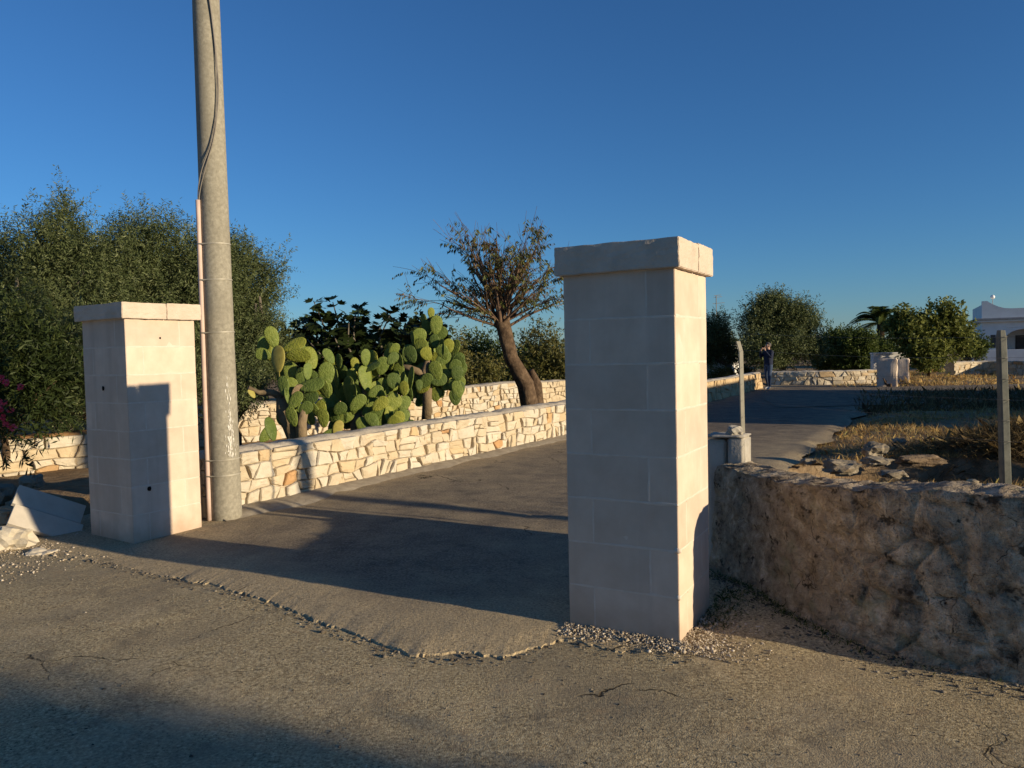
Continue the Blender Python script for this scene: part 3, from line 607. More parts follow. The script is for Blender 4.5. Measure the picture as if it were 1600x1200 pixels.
# ------------------------------------------------------------------ rendered rubble wall on the right
RW = smooth_poly([(1.42, 5.45), (1.50, 5.10), (1.60, 4.55), (1.74, 4.15), (1.93, 3.86), (2.31, 3.47), (3.0, 3.13), (4.2, 2.52), (5.6, 1.80)], 3)
rp_ = Path(RW, 1)
t = thing('rubble_wall', 'low old stone wall rendered in rough brown mortar, shaded, right of the near pillar', 'wall', (1.8, 4.1, 0))
mb = MB(); NU = 420; prof = []
RH = 0.80
us = [rp_.len*((i/NU)**1.25) for i in range(NU+1)]
for u in us:
    b, tt, nn = rp_.at(u)
    row = []
    kk = min(1, max(0, (u-0.3)/2.2)); hh = 0.735+0.125*kk*kk*(3-2*kk)+0.012*fbm(u, 0, 2, 1.2, 3)
    for k in range(90):
        if k < 70:
            v = k/69; z = -0.08+(hh+0.05)*v; d = 0.07*(1-v)**1.5
            if v > 0.96: d -= 0.012*((v-0.96)/0.04)**2
        else:
            f = (k-69)/20; z = hh-0.028+0.022*math.sin(math.pi*min(1, f*0.5+0.1)); d = -0.014-0.34*f
            if k > 86: z -= (k-86)*0.2
        q = Vector((u, z, d))
        vd = mn.voronoi(Vector((u*4.2, z*5.2, 3.0)))[0]
        ed_ = vd[1]-vd[0]; lump = 0.014*min(1, ed_*2.6)-0.018*max(0, 1-ed_/0.09)*max(0, min(1, 0.35+1.6*nz(u, z, 5, 1.3)))
        rr = lump+0.011*fbm(u, z, 7, 2.6, 3)+0.013*fbm(u, z, 1, 11, 4)
        hollow = nz(u, z, 12, 6.5); rr -= 0.06*max(0, hollow-0.42)
        if k >= 70: z += 0.5*rr+0.012*fbm(u, d, 9, 11, 3); row.append(b+nn*d+Vector((0, 0, z)))
        else: row.append(b+nn*(d+rr-0.03)+Vector((0, 0, z+0.01*nz(u, z, 3, 9))))
    mb.v += [tuple(p) for p in row]
for i in range(NU):
    for k in range(89): mb.f.append((i*90+k, (i+1)*90+k, (i+1)*90+k+1, i*90+k+1))
mb.f.append(tuple(range(90)))
mb.build('rendered_masonry', M['rubblewall'], t, True)
# old gate post stub with a loose stone on it
D3, N3 = axes(29)
A3 = at(1163, 720, 5.42); A3.z = 0
t = thing('gate_post', 'short old plastered gate post behind the near pillar at the wall end', 'post', A3)
bobj('post_body', noisy_box((0, 0, -0.1), (0.12, 0.24, 0.915), 0.012, 0.006, 4, 5, A3, D3, N3, 9), M['post_old'], t, True)
bobj('post_body', noisy_box((0.135, 0.03, -0.1), (0.27, 0.25, 0.895), 0.012, 0.006, 7, 5, A3, D3, N3, 9), M['tuffcap'], t, True)
bobj('post_top', noisy_box((0.0, 0.0, 0.915), (0.28, 0.25, 0.928), 0.005, 0.004, 6, 4, A3, D3, N3, 9), M['post_old'], t, True)
def rock(name, c, size, seed, mat_, flat=1.0, rotz=0.0, parent=None, tilt=0.0):
    bm = bmesh.new(); bmesh.ops.create_icosphere(bm, subdivisions=3, radius=1); rr = Matrix.Rotation(rotz, 3, 'Z') @ Matrix.Rotation(tilt, 3, 'X')
    sv = Vector((seed*2.7, seed*1.3, seed))
    for v in bm.verts:
        n = v.co.normalized(); k = 1+0.45*mn.noise(n*1.4+sv)+0.24*mn.noise(n*3.2+sv)+0.10*mn.noise(n*8+sv)
        w = Vector([math.copysign(abs(x)**0.72, x) for x in n])*k
        v.co = rr @ Vector((w.x*size[0]/2, w.y*size[1]/2, w.z*size[2]/2*flat)); v.co += Vector(c)
    return bobj(name, bm, mat_, parent)
r_ = rock('loose_stone', A3+D3*0.09+N3*0.12+Vector((0, 0, 0.952)), (0.12, 0.09, 0.075), 4, M['post_old']); tag(r_, 'small pale stone resting on top of the old gate post', 'stone')

# ------------------------------------------------------------------ wire fence behind the rubble wall
fp0 = at(1163, 720, 5.75); fp1 = at(1573, 757, 4.6)
t = thing('wire_fence', 'wire fence on a steel angle post and a grey concrete post behind the rubble wall', 'fence', (fp0.x, fp0.y, 0.6))
mb = MB(); z0, z1 = 0.5, at(1158, 533, 5.75).z
dx = at(1158, 533, 5.75).x-fp0.x
def ang_post(p, z0, z1, w, th, dx):
    vs = []
    for f in (0, 0.93, 1.0):
        z = z0+(z1-z0)*f; ox = dx*f-(0.02 if f == 1 else 0)
        prof_ = [(-w/2, 0), (w/2, 0), (w/2, th), (-w/2+th, th), (-w/2+th, w), (-w/2, w)]
        vs += [(p.x+ox+x, p.y+y, z) for x, y in prof_]
    fs = [(r*6+k, r*6+(k+1) % 6, (r+1)*6+(k+1) % 6, (r+1)*6+k) for r in (0, 1) for k in range(6)]+[(12, 13, 14, 15), (12, 15, 16, 17)]
    return vs, fs
mb.add(*ang_post(fp0, z0, z1, 0.027, 0.004, dx)); o = mb.build('steel_post', M['steel'], t)
tp1 = at(1564, 516, 4.6)
mb = MB(); b0 = Vector((fp1.x, fp1.y, 0.45)); b1 = Vector((tp1.x, tp1.y, tp1.z))
vs = []
for f, w in ((0, 0.054), (0.5, 0.050), (0.96, 0.046), (1.0, 0.034)):
    c = b0.lerp(b1, f); vs += [c+Vector((sx*w/2, sy*w/2, 0)) for sx, sy in ((-1, -0.7), (-0.7, -1), (0.7, -1), (1, -0.7), (1, 0.7), (0.7, 1), (-0.7, 1), (-1, 0.7))]
mb.add(vs, [(r*8+k, r*8+(k+1) % 8, (r+1)*8+(k+1) % 8, (r+1)*8+k) for r in range(3) for k in range(8)]+[tuple(24+k for k in range(8))])
cpost = mb.build('concrete_post', M['fpost'], t)
off1 = fp1+(fp1-fp0).normalized()*3.0
for k in range(6):
    z = 0.98+0.125*k; mb = MB()
    pts = [Vector((fp0.x, fp0.y-0.004, z+0.06)).lerp(Vector((fp1.x, fp1.y-0.02, z-0.02)), f/12)+Vector((0, 0, -0.02*math.sin(math.pi*f/12)+0.004*nz(f, k, 0, 1.3))) for f in range(13)]
    pts += [Vector((fp1.x, fp1.y-0.02, z-0.02)).lerp(Vector((off1.x, off1.y, z-0.05)), f/5) for f in range(1, 6)]
    mb.tube(pts, 0.0009, 4, False); mb.build('wire', M['cable'], t)
    c = b0.lerp(b1, (z-0.02-0.45)/(b1.z-0.45)); mb = MB(); mb.tube([c+Vector((0.034*math.cos(q), 0.034*math.sin(q), 0)) for q in np.linspace(0, 2*math.pi, 9)], 0.0014, 4); mb.build('wire_tie', M['cable'], cpost)

# ------------------------------------------------------------------ rubble and slabs
def slab_prism(name, corners, th, mat_, parent=None):
    c = [Vector(p) for p in corners]; L_ = c[2]-c[3]; s_ = c[0]-c[3]; s_ = s_-L_*(s_.dot(L_)/L_.dot(L_)); c = [c[3]+s_, c[3]+s_+L_, c[3]+L_, c[3]]; n = (c[1]-c[0]).cross(c[3]-c[0]).normalized()
    bm = bmesh.new(); vs = [bm.verts.new(p) for p in c]+[bm.verts.new(p-n*th) for p in c]
    bm.faces.new(vs[:4]); bm.faces.new(vs[4:][::-1])
    for k in range(4): bm.faces.new((vs[k], vs[4+k], vs[4+(k+1) % 4], vs[(k+1) % 4]))
    bmesh.ops.recalc_face_normals(bm, faces=bm.faces); bmesh.ops.bevel(bm, geom=list(bm.edges), offset=0.003, segments=1, affect='EDGES')
    return bobj(name, bm, mat_, parent)
O1 = at(31, 757, 7.0); LV = at(135, 790, 7.3)-O1; SVv = at(21, 786, 6.84)-O1
for O_, lab in ((O1, 'upper of two pale rectangular slabs leaning by the left gate pillar'), (at(24, 787, 6.80), 'lower of two pale rectangular slabs leaning by the left gate pillar')):
    o = slab_prism('slab', [O_+SVv, O_+SVv+LV, O_+LV, O_], 0.045, M['slab']); tag(o, lab, 'slab', 'pale slabs in the rubble')
for i, (px, py, Y, sx, sy, sz, m_, lab) in enumerate([
    (10, 808, 6.95, 0.24, 0.22, 0.15, 'rockred', 'rusty brown lump of rubble left of the pale slabs'),
    (3, 772, 7.4, 0.26, 0.25, 0.20, 'rock', 'grey rock at the left edge above the rusty lump'),
    (8, 846, 6.5, 0.40, 0.36, 0.22, 'stone', 'big pale boulder at the left edge below the pale slabs'),
    (62, 868, 6.3, 0.22, 0.20, 0.10, 'stone', 'pale flat stone in the gravel below the pale slabs'),
    (90, 842, 7.0, 0.40, 0.22, 0.13, 'rockred', 'reddish stone in the shade under the lower slab'),
    (50, 822, 7.0, 0.42, 0.26, 0.24, 'rock', 'grey stone propping up the left end of the lower slab'),
    (55, 800, 7.25, 0.45, 0.28, 0.30, 'rock', 'grey stone behind the slabs propping up the upper one'),
    (48, 752, 8.0, 0.20, 0.2, 0.14, 'rock', 'grey rock between the pale slabs and the coursed wall'),
    (-14, 812, 7.0, 0.3, 0.3, 0.22, 'stone', 'cream rock cut by the left edge of the frame')]):
    p = at(px, py, Y); r_ = rock('rubble_rock', p, (sx, sy, sz), i+2.3, M[m_]); tag(r_, lab, 'rock', 'rocks in the rubble by the left pillar')
def pebbles(name, pts, mat_, seed, label=None, cat='gravel'):
    rnd = np.random.RandomState(seed); n = len(pts); pts = np.array(pts)       # x,y,z,size
    base = np.array([(1, 0, 0), (-1, 0, 0), (0, 1, 0), (0, -1, 0), (0, 0, 0.8), (0, 0, -0.8)], float)
    tri = np.array([(0, 2, 4), (2, 1, 4), (1, 3, 4), (3, 0, 4), (2, 0, 5), (1, 2, 5), (3, 1, 5), (0, 3, 5)])
    v = base[None]*(0.6+0.8*rnd.rand(n, 6, 1))*pts[:, 3][:, None, None]*np.array([1, 1, 0.75])
    an = rnd.rand(n)*6.28; ca, sa = np.cos(an)[:, None], np.sin(an)[:, None]
    x = v[..., 0]*ca-v[..., 1]*sa; y = v[..., 0]*sa+v[..., 1]*ca
    v = np.stack([x, y, v[..., 2]], -1)+pts[:, None, :3]
    f = (tri[None]+6*np.arange(n)[:, None, None]).reshape(-1, 3)
    o = npmesh(name, v.reshape(-1, 3), f, mat_, None, np.repeat(rnd.rand(n), 6)); o['kind'] = 'stuff'
    if label: o['label'] = label; o['category'] = cat
    return o
rnd = random.Random(77); P = []
for k in range(5200):       # crumbled mortar round the foot of the near pillar
    w = rnd.random()
    if w < 0.6: u = rnd.uniform(-0.05, 0.66); off = abs(rnd.gauss(0, 0.06+0.05*abs(nz(u, 0, 3, 6)))); p = A+D*u-Nn*off
    else: u = rnd.uniform(-0.1, 0.45); off = abs(rnd.gauss(0, 0.16)); p = A+Nn*u-D*off
    z = max(street_z(p.x, p.y), 0.008 if w < 0.6 else 0)+max(0, 0.02*(1-off/0.13))*rnd.random()
    P.append((p.x, p.y, z, min(0.024, 0.0015+rnd.expovariate(400))))
pebbles('mortar_debris', P, M['gravel'], 1, 'pale crumbled mortar heaped round the foot of the near pillar', 'gravel')
P = []
for k in range(6500):
    x = rnd.uniform(-7.2, -3.6); y = edge_y(x)+rnd.gauss(-0.1, 0.45)-0.25
    if rnd.random() < 0.7: x = rnd.gauss(-4.9, 0.8); y = rnd.gauss(6.7, 0.45)
    P.append((x, y, street_z(x, y)+0.004, min(0.035, 0.003+rnd.expovariate(330))))
pebbles('pale_gravel', P, M['gravel'], 2, 'pale gravel and chips spread before the left pillar', 'gravel')
P = []
for k in range(9000):
    d = rnd.uniform(0, 1)**0.6; y = 1.6+5.0*d; x = rnd.uniform(-0.75, 0.75)*(y+0.6)
    P.append((x, y, street_z(x, y)+0.001, min(0.013, 0.0012+rnd.expovariate(700))))
for k in range(600):
    x = rnd.uniform(-3.4, 0.9); y = edge_y(x)-abs(rnd.gauss(0, 0.07)); P.append((x, y, street_z(x, y)+0.003, min(0.022, 0.002+rnd.expovariate(260))))
for k in range(1500):
    u = rnd.uniform(0.2, 4.0); b, tt, nn = rp_.at(u); p = b+nn*(0.06+abs(rnd.gauss(0, 0.12))); P.append((p.x, p.y, street_z(p.x, p.y)+0.002, min(0.02, 0.002+rnd.expovariate(300))))
pebbles('loose_grit', P, M['graveldark'], 3, 'dark loose grit scattered over the street surface', 'grit')

# ------------------------------------------------------------------ foliage tools
def unit(v): return v/np.maximum(1e-9, np.linalg.norm(v, axis=-1, keepdims=True))
def leaf_quads(base, dirs, side, ln, wd, bend=0.0):
    nrm = unit(np.cross(dirs, side)); tip = base+dirs*ln[:, None]+nrm*(bend*ln)[:, None] if np.ndim(bend) else base+dirs*ln[:, None]
    mid = base+dirs*(ln*0.5)[:, None]
    v = np.stack([base, mid+side*(wd*0.5)[:, None], tip, mid-side*(wd*0.5)[:, None]], 1)
    return v.reshape(-1, 3)
def shoots_mesh(name, origin, sdir, slen, nleaf, ll, lw, mat_, parent, seed, spread=0.75, droop=0.0, stem=True, tbase=None):
    rs = np.random.RandomState(seed); n = len(origin)
    f = (np.arange(nleaf)+0.5)/nleaf
    pos = origin[:, None, :]+sdir[:, None, :]*(slen[:, None, None]*f[None, :, None])
    pos[..., 2] -= droop*(slen[:, None]*f[None, :])**2
    rv = unit(rs.normal(size=(n, nleaf, 3)))
    perp = unit(rv-sdir[:, None, :]*np.sum(rv*sdir[:, None, :], -1, keepdims=True))
    ld = unit(sdir[:, None, :]*(1-spread)+perp*spread+np.array([0, 0, -droop*1.2]))
    side = unit(np.cross(ld, unit(rs.normal(size=(n, nleaf, 3)))))
    L_ = ll*(0.6+0.8*rs.rand(n, nleaf)); W_ = lw*(0.7+0.6*rs.rand(n, nleaf))
    v = leaf_quads(pos.reshape(-1, 3), ld.reshape(-1, 3), side.reshape(-1, 3), L_.ravel(), W_.ravel())
    tn = np.clip((rs.rand(n, 1)*0.6+0.4*rs.rand(n, nleaf))+(0 if tbase is None else tbase[:, None]), 0, 1)
    tt = np.repeat(tn.ravel(), 4); nq = n*nleaf
    q = np.arange(nq*4).reshape(-1, 4)
    o = npmesh(name, v, q, mat_, parent, tt)
    return o
def crown_pts(lobes, n, rs, shell=0.55):
    w = np.array([l[1][0]*l[1][2]+l[1][0]*l[1][1] for l in lobes]); w = w/w.sum(); idx = rs.choice(len(lobes), n, p=w)
    d = unit(rs.normal(size=(n, 3))); rr = shell+(1-shell)*rs.rand(n)**0.6
    inner = rs.rand(n) < 0.25; rr[inner] = rs.rand(inner.sum())**0.5*shell
    c = np.array([l[0] for l in lobes])[idx]; ra = np.array([l[1] for l in lobes])[idx]
    return c+d*ra*rr[:, None], d
def stems_mb(origins, anchor_fn, mb, r=0.006): pass
def tree_crown(t, lobes, n, slen, nleaf, ll, lw, mat_, seed, upb=0.6, spread=0.75, droop=0.0, shell=0.55, out=0.7, name='crown', rnd_=0.5):
    rs = np.random.RandomState(seed); subs = []
    for c_, r_ in lobes:
        c_ = np.array(c_, float); r_ = np.array(r_, float); subs.append((tuple(c_), tuple(r_*0.62)))
        for k in range(15):
            dd = unit(rs.normal(size=3)); q = 0.30+0.22*rs.rand(); subs.append((tuple(c_+dd*r_*(1.0-q*0.9)), tuple(r_*q*np.array([1, 1, 1.25]))))
    o, d = crown_pts(subs, n, rs, shell)
    sd = unit(d*out+np.array([0, 0, upb])+rs.normal(size=(n, 3))*rnd_)
    return shoots_mesh(name, o-sd*slen*0.3, sd, slen*(0.55+0.9*rs.rand(n)), nleaf, ll, lw, mat_, t, seed+1, spread, droop)
def limb(p, d, L_, r, rnd, n=6, wob=0.18, upb=0.0):
    pts = [Vector(p)]; d = Vector(d).normalized(); rad = [r]
    for i in range(n):
        d = (d+Vector((rnd.uniform(-1, 1), rnd.uniform(-1, 1), rnd.uniform(-1, 1)+upb))*wob).normalized()
        pts.append(pts[-1]+d*L_/n); rad.append(r*(1-0.65*(i+1)/n))
    return pts, rad, d
def simple_trunk(t, base, lobes, r, seed, mat_='bark', nl=5):
    rnd = random.Random(seed); mb = MB(); base = Vector(base); c = sum((Vector(l[0]) for l in lobes), Vector())/len(lobes)
    fork = base.lerp(c, 0.45)+Vector((rnd.uniform(-.15, .15), rnd.uniform(-.15, .15), 0))
    mb.tube([base-Vector((0, 0, 0.2)), base+Vector((0.02, 0, 0.15)), base.lerp(fork, 0.6)+Vector((rnd.uniform(-.1, .1), 0, 0)), fork], [r*1.35, r*1.05, r*0.9, r*0.8], 10, True, 0.25)
    for k in range(nl):
        l = lobes[k % len(lobes)]; tgt = Vector(l[0])+Vector((rnd.uniform(-.5, .5)*l[1][0], rnd.uniform(-.5, .5)*l[1][1], rnd.uniform(-0.4, .15)*l[1][2]))
        m1 = fork.lerp(tgt, 0.5)+Vector((rnd.uniform(-.2, .2), rnd.uniform(-.2, .2), rnd.uniform(-.1, .2)))
        mb.tube([fork, m1, tgt], [r*0.6, r*0.36, r*0.12], 7, True, 0.15)
    mb.build('trunk', M[mat_], t, True)

# ------------------------------------------------------------------ olive trees on the left
def olive(label, base, lobes, n, seed, ll=0.066, lw=0.0155, slen=0.42, name='olive_tree', cat='olive tree', group='olive trees behind the left walls', mat_='olive', upb=0.75, r=0.17, nleaf=18):
    t = thing(name, label, cat, base, group); simple_trunk(t, base, lobes, r, seed, 'barkgrey', 7)
    tree_crown(t, lobes, n, slen, nleaf, ll, lw, M[mat_], seed, upb, 0.66, 0, 0.6, 0.6)
    return t
def lob(px, py, Y, rx, ry, rz): return (tuple(at(px, py, Y)), (rx, ry, rz))
olive('large olive tree at the left edge behind the gate pillar', (-7.2, 12.2, 0.2), [lob(40, 430, 12.0, 1.15, 1.2, 0.95), lob(130, 440, 12.2, 1.0, 1.1, 0.95), lob(60, 540, 11.6, 1.2, 1.1, 1.0), lob(170, 560, 11.8, 1.0, 1.0, 1.1), lob(-60, 460, 12.2, 1.2, 1.2, 1.1), lob(95, 365, 12.2, 0.35, 0.4, 0.6)], 9500, 101)
olive('tall feathery olive tree rising just left of the utility pole', (-5.6, 13.6, 0.2), [lob(240, 400, 13.2, 0.85, 0.9, 0.75), lob(200, 490, 12.9, 1.1, 1.0, 1.1), lob(290, 470, 13.2, 0.9, 0.9, 1.0), lob(250, 570, 12.9, 1.1, 1.0, 0.9)], 8200, 102)
olive('rounded olive tree just right of the utility pole', (-4.8, 14.6, 0.2), [lob(390, 450, 14.2, 0.75, 0.8, 0.85), lob(355, 540, 14.0, 0.85, 0.8, 1.0), lob(400, 540, 14.0, 0.6, 0.7, 0.9), lob(330, 440, 14.2, 0.8, 0.8, 0.8)], 6500, 103)
olive('olive tree mostly hidden behind the left olive trees', (-9.0, 16.5, 0.2), [lob(120, 480, 16.5, 2.2, 1.2, 1.5), lob(280, 500, 16.8, 2.0, 1.0, 1.3)], 2200, 104)
# oleander with pink flowers at the left edge
t = thing('oleander_bush', 'dark oleander bush with pink flowers hanging over the left wall', 'bush', (-6.6, 9.9, 0.3))
lobes = [lob(10, 560, 9.8, 0.75, 0.5, 0.75), lob(75, 590, 9.9, 0.6, 0.45, 0.55), lob(30, 640, 9.6, 0.55, 0.4, 0.45)]
simple_trunk(t, (-6.6, 9.9, 0.1), lobes, 0.05, 7, 'bark', 6)
tree_crown(t, lobes, 900, 0.45, 14, 0.11, 0.020, M['oleander'], 111, 0.5, 0.6)
rs = np.random.RandomState(5); oo = np.array([at(px, py, 9.05+0.2*rs.rand()) for px, py in ((20, 690), (45, 684), (62, 686), (8, 705), (30, 712), (5, 690))]); 
hs_ = shoots_mesh('hanging_shoots', oo, unit(np.array([[0.35, -0.35, -0.6]]*6)+rs.normal(size=(6, 3))*0.25), np.full(6, 0.3), 12, 0.12, 0.022, M['oleander'], t, 112, 0.5); hs_['kind'] = 'stuff'
for i, (px, py) in enumerate(((6, 592), (14, 598), (9, 628), (20, 640), (8, 652), (13, 664), (24, 668), (3, 640), (36, 604))):
    c = np.array(at(px-4, py, 9.2)); n = 26
    d = unit(rs.normal(size=(n, 3))); v = leaf_quads(c+d*0.01, d, unit(np.cross(d, rs.normal(size=(n, 3)))), np.full(n, 0.042), np.full(n, 0.034))
    npmesh('flower', v, np.arange(n*4).reshape(-1, 4), M['pink'], t, np.repeat(rs.rand(n), 4))
# dense low shrubs behind the left wall
def shrub(name, label, base, lobes, n, mat_, seed, slen=0.35, ll=0.07, lw=0.03, nleaf=12, group=None, cat='bush', upb=0.5, spread=0.7, r=0.05):
    t = thing(name, label, cat, base, group); simple_trunk(t, base, lobes, r, seed, 'bark', 5)
    tree_crown(t, lobes, n, slen, nleaf, ll, lw, M[mat_], seed, upb, spread); return t
shrub('shrub', 'bushy green shrub right behind the coursed wall beside the left pillar', (-5.4, 10.6, 0.2), [lob(90, 600, 10.4, 0.55, 0.5, 0.65), lob(145, 560, 10.6, 0.5, 0.5, 0.8)], 900, 'olive', 121, 0.35, 0.06, 0.016, 16)
shrub('shrub', 'shaded green shrub low between the utility pole and the prickly pear', (-4.4, 12.2, 0.2), [lob(385, 600, 11.9, 0.5, 0.4, 0.5), lob(350, 610, 11.9, 0.5, 0.4, 0.5)], 600, 'olive', 122, 0.3, 0.06, 0.016, 14)

# ------------------------------------------------------------------ almond tree
def almond():
    base = at(832, 640, 14.6); base.z = 0.1
    t = thing('almond_tree', 'thin leaved almond tree with leaning dark trunk between the two stone walls', 'tree', base)
    rnd = random.Random(42); mb = MB()
    k0 = at(800, 560, 14.5); k1 = at(785, 505, 14.4); k2 = at(778, 487, 14.4)
    mb.tube([base-Vector((0, 0, .2)), base+Vector((0, 0, 0.15)), at(822, 600, 14.55), k0, k1, k2], [0.20, 0.165, 0.15, 0.145, 0.14, 0.10], 12, True, 0.45)
    bp = at(838, 600, 14.75); mb.tube([base+Vector((0.15, 0.1, -0.2)), bp, at(830, 578, 14.7)], [0.13, 0.10, 0.06], 8, True, 0.3)
    mb.build('trunk', M['bark'], t, True)
    tw = MB(); O = []; Dd = []; Sl = []
    mains = [(-62, 0.2), (-50, -0.5), (-38, 0.5), (-25, -0.2), (-14, 0.6), (-4, -0.5), (6, 0.2), (16, -0.3), (28, 0.5), (40, -0.4), (52, 0.1), (64, 0.4), (-72, -0.3), (74, -0.2), (0, 0.9), (-30, 0.9), (33, -0.9), (-80, 0.3), (-56, 0.8), (50, -0.8), (-18, -0.9), (20, 0.9), (-8, 0.3), (10, -0.4), (-22, 0.2), (24, 0.1)]
    for ang, dy in mains:
        d = Vector((math.sin(R(ang)), dy*0.7, math.cos(R(ang))))
        st = (k1 if rnd.random() < 0.6 else k2)+Vector((rnd.uniform(-.1, .1), rnd.uniform(-.08, .08), rnd.uniform(-.1, .08)))
        L1 = rnd.uniform(0.95, 1.4)*(1.0 if abs(ang) < 45 else 0.9)
        pts, rad, dd = limb(st, d, L1, rnd.uniform(0.022, 0.04), rnd, 8, 0.07, 0.16); tw.tube(pts, rad, 6, True)
        for j in range(rnd.randint(5, 8)):
            i = rnd.randint(1, len(pts)-1); d2 = ((pts[i]-pts[i-1]).normalized()+Vector((rnd.uniform(-1, 1), rnd.uniform(-1, 1), rnd.uniform(-.5, .8)))*0.6).normalized()
            p2, r2_, dd2 = limb(pts[i], d2, rnd.uniform(0.4, 0.8), max(0.006, rad[i]*0.6), rnd, 5, 0.14, 0.1); tw.tube(p2, [max(0.003, x) for x in r2_], 4, False)
            for q in range(rnd.randint(3, 6)):
                i2 = rnd.randint(1, len(p2)-1); d3 = (dd2+Vector((rnd.uniform(-1, 1), rnd.uniform(-1, 1), rnd.uniform(-.6, .7)))*0.75).normalized(); l3 = rnd.uniform(0.2, 0.5)
                p3, r3, _ = limb(p2[i2], d3, l3, 0.0045, rnd, 3, 0.15); tw.tube(p3, [0.0045, 0.004, 0.0035, 0.0025], 3, False)
                far_ = (p3[-1]-k1).length
                if rnd.random() < min(0.85, 0.12+0.32*far_):
                    O.append(p3[0]); Dd.append((p3[-1]-p3[0]).normalized()); Sl.append(l3*1.05)
    tw.build('branches', M['twig'], t, True)
    shoots_mesh('leaves', np.array(O), np.array(Dd), np.array(Sl), 11, 0.092, 0.028, M['almond'], t, 8, 0.5, 0.8)
almond()
shrub('shrub', 'yellowing shrub behind the back wall left of the almond trunk', (-1.6, 19.5, 0.2), [lob(715, 580, 19.5, 0.55, 0.5, 0.8), lob(760, 590, 20, 0.6, 0.5, 0.6)], 520, 'yellowgreen', 131, 0.4, 0.09, 0.035, 12)
shrub('shrub', 'leafy green shrub behind the back wall right of the almond trunk', (1.0, 21.5, 0.2), [lob(850, 560, 21.5, 0.9, 0.6, 1.0), lob(880, 590, 21.5, 0.8, 0.6, 0.8), lob(800, 600, 22.5, 0.8, 0.6, 0.5)], 1000, 'yellowgreen', 132, 0.4, 0.10, 0.04, 12)
shrub('shrub', 'dark shrub in shade directly behind the almond trunk', (0.0, 23.0, 0.2), [lob(760, 565, 23, 1.2, 0.7, 0.9), lob(830, 575, 24, 1.3, 0.7, 0.9), lob(690, 580, 23, 1.0, 0.6, 0.7)], 1300, 'green', 133, 0.4, 0.10, 0.045, 12)

# ------------------------------------------------------------------ fig tree
def fig_mesh():
    out = [(0, 0)]
    for an, r in ((-150, .35), (-100, .50), (-78, .72), (-62, .50), (-45, .62), (-30, .95), (-15, .66), (-8, .8), (0, 1.12), (8, .8), (15, .66), (30, .95), (45, .62), (62, .50), (78, .72), (100, .50), (150, .35)):
        out.append((r*math.sin(R(an)), 0.25+r*math.cos(R(an))*0.85))
    vs = [(0, 0.3, 0)]+[(x, y, 0.12*abs(x)-0.10*y*y) for x, y in out]; n = len(out)
    m = bpy.data.meshes.new('leaf'); m.from_pydata(vs, [], [(0, k+1, (k+1) % n+1) for k in range(n)]); m.update(); m.materials.append(M['fig']); return m
def fig(label, base, tips, seed, nper, size, group=None, limit=300):
    t = thing('fig_tree', label, 'fig tree', base, group); rnd = random.Random(seed); mb = MB(); base = Vector(base); me = fig_mesh(); cnt = 0; rest = MB()
    for tp in tips:
        tp = Vector(tp); mid = base.lerp(tp, 0.5)+Vector((rnd.uniform(-.3, .3), rnd.uniform(-.3, .3), rnd.uniform(-.3, 0))); mid2 = base.lerp(tp, 0.8)+Vector((rnd.uniform(-.15, .15), rnd.uniform(-.1, .1), -0.05))
        mb.tube([base+Vector((rnd.uniform(-.1, .1), 0, 0)), mid, mid2, tp], [0.05, 0.033, 0.022, 0.010], 6, True)
        for k in range(nper):
            f = rnd.random()**0.6; p = mid.lerp(tp, f)+Vector((0, 0, rnd.uniform(-.04, .06))); az = rnd.uniform(0, 2*math.pi); d = Vector((math.cos(az), math.sin(az), rnd.uniform(-1.1, .25)+0.5*(f > 0.9))).normalized()
            st = p+d*rnd.uniform(0.05, 0.14); s = size*rnd.uniform(0.7, 1.25)
            x_ = d.cross(Vector((0, 0, 1))).normalized(); x_ = (x_+Vector((0, 0, rnd.uniform(-.8, .8)))).normalized(); z_ = x_.cross(d).normalized(); x_ = d.cross(z_)
            mt = Matrix(((x_.x*s, d.x*s, z_.x*s, st.x), (x_.y*s, d.y*s, z_.y*s, st.y), (x_.z*s, d.z*s, z_.z*s, st.z), (0, 0, 0, 1)))
            if cnt < limit:
                o = bpy.data.objects.new('leaf', me); link(o, t); o.matrix_basis = mt; cnt += 1
            else:
                rest.add([mt @ v.co for v in me.vertices], [tuple(pl.vertices) for pl in me.polygons])
    mb.build('branches', M['barkgrey'], t, True)
    if rest.v:
        o = rest.build('more_leaves', M['fig'], t); o['kind'] = 'stuff'
tips = [at(px, py, 15.0+dy) for px, py, dy in ((490, 470, 0), (520, 472, .3), (545, 505, -.3), (470, 500, .2), (560, 480, .6), (600, 500, .2), (555, 490, 0), (610, 490, -.2), (580, 530, .5), (640, 500, .3), (665, 510, .1), (520, 520, -.4), (480, 530, -.3), (455, 520, .3), (625, 540, 0), (650, 540, .5), (545, 560, .3), (500, 560, .2), (590, 560, -.3), (680, 505, .6), (610, 575, .1), (450, 560, 0), (560, 600, .2), (650, 580, .2), (520, 595, .2), (690, 560, 0.2), (470, 590, 0.3))]
fig('dark broad leaved fig tree behind the prickly pears', at(560, 660, 15.2)*1.0, tips, 3, 44, 0.185)
shrub('shrub', 'dark green undergrowth behind the fig tree', (-3.5, 18.0, 0.2), [lob(490, 555, 16.6, 0.75, 0.5, 0.75), lob(545, 560, 16.8, 0.6, 0.5, 0.7), lob(605, 560, 16.8, 0.7, 0.5, 0.65), lob(665, 555, 17.2, 0.65, 0.5, 0.75), lob(570, 600, 17.0, 1.5, 0.5, 0.5)], 1000, 'oleander', 141, 0.35, 0.15, 0.10, 10)

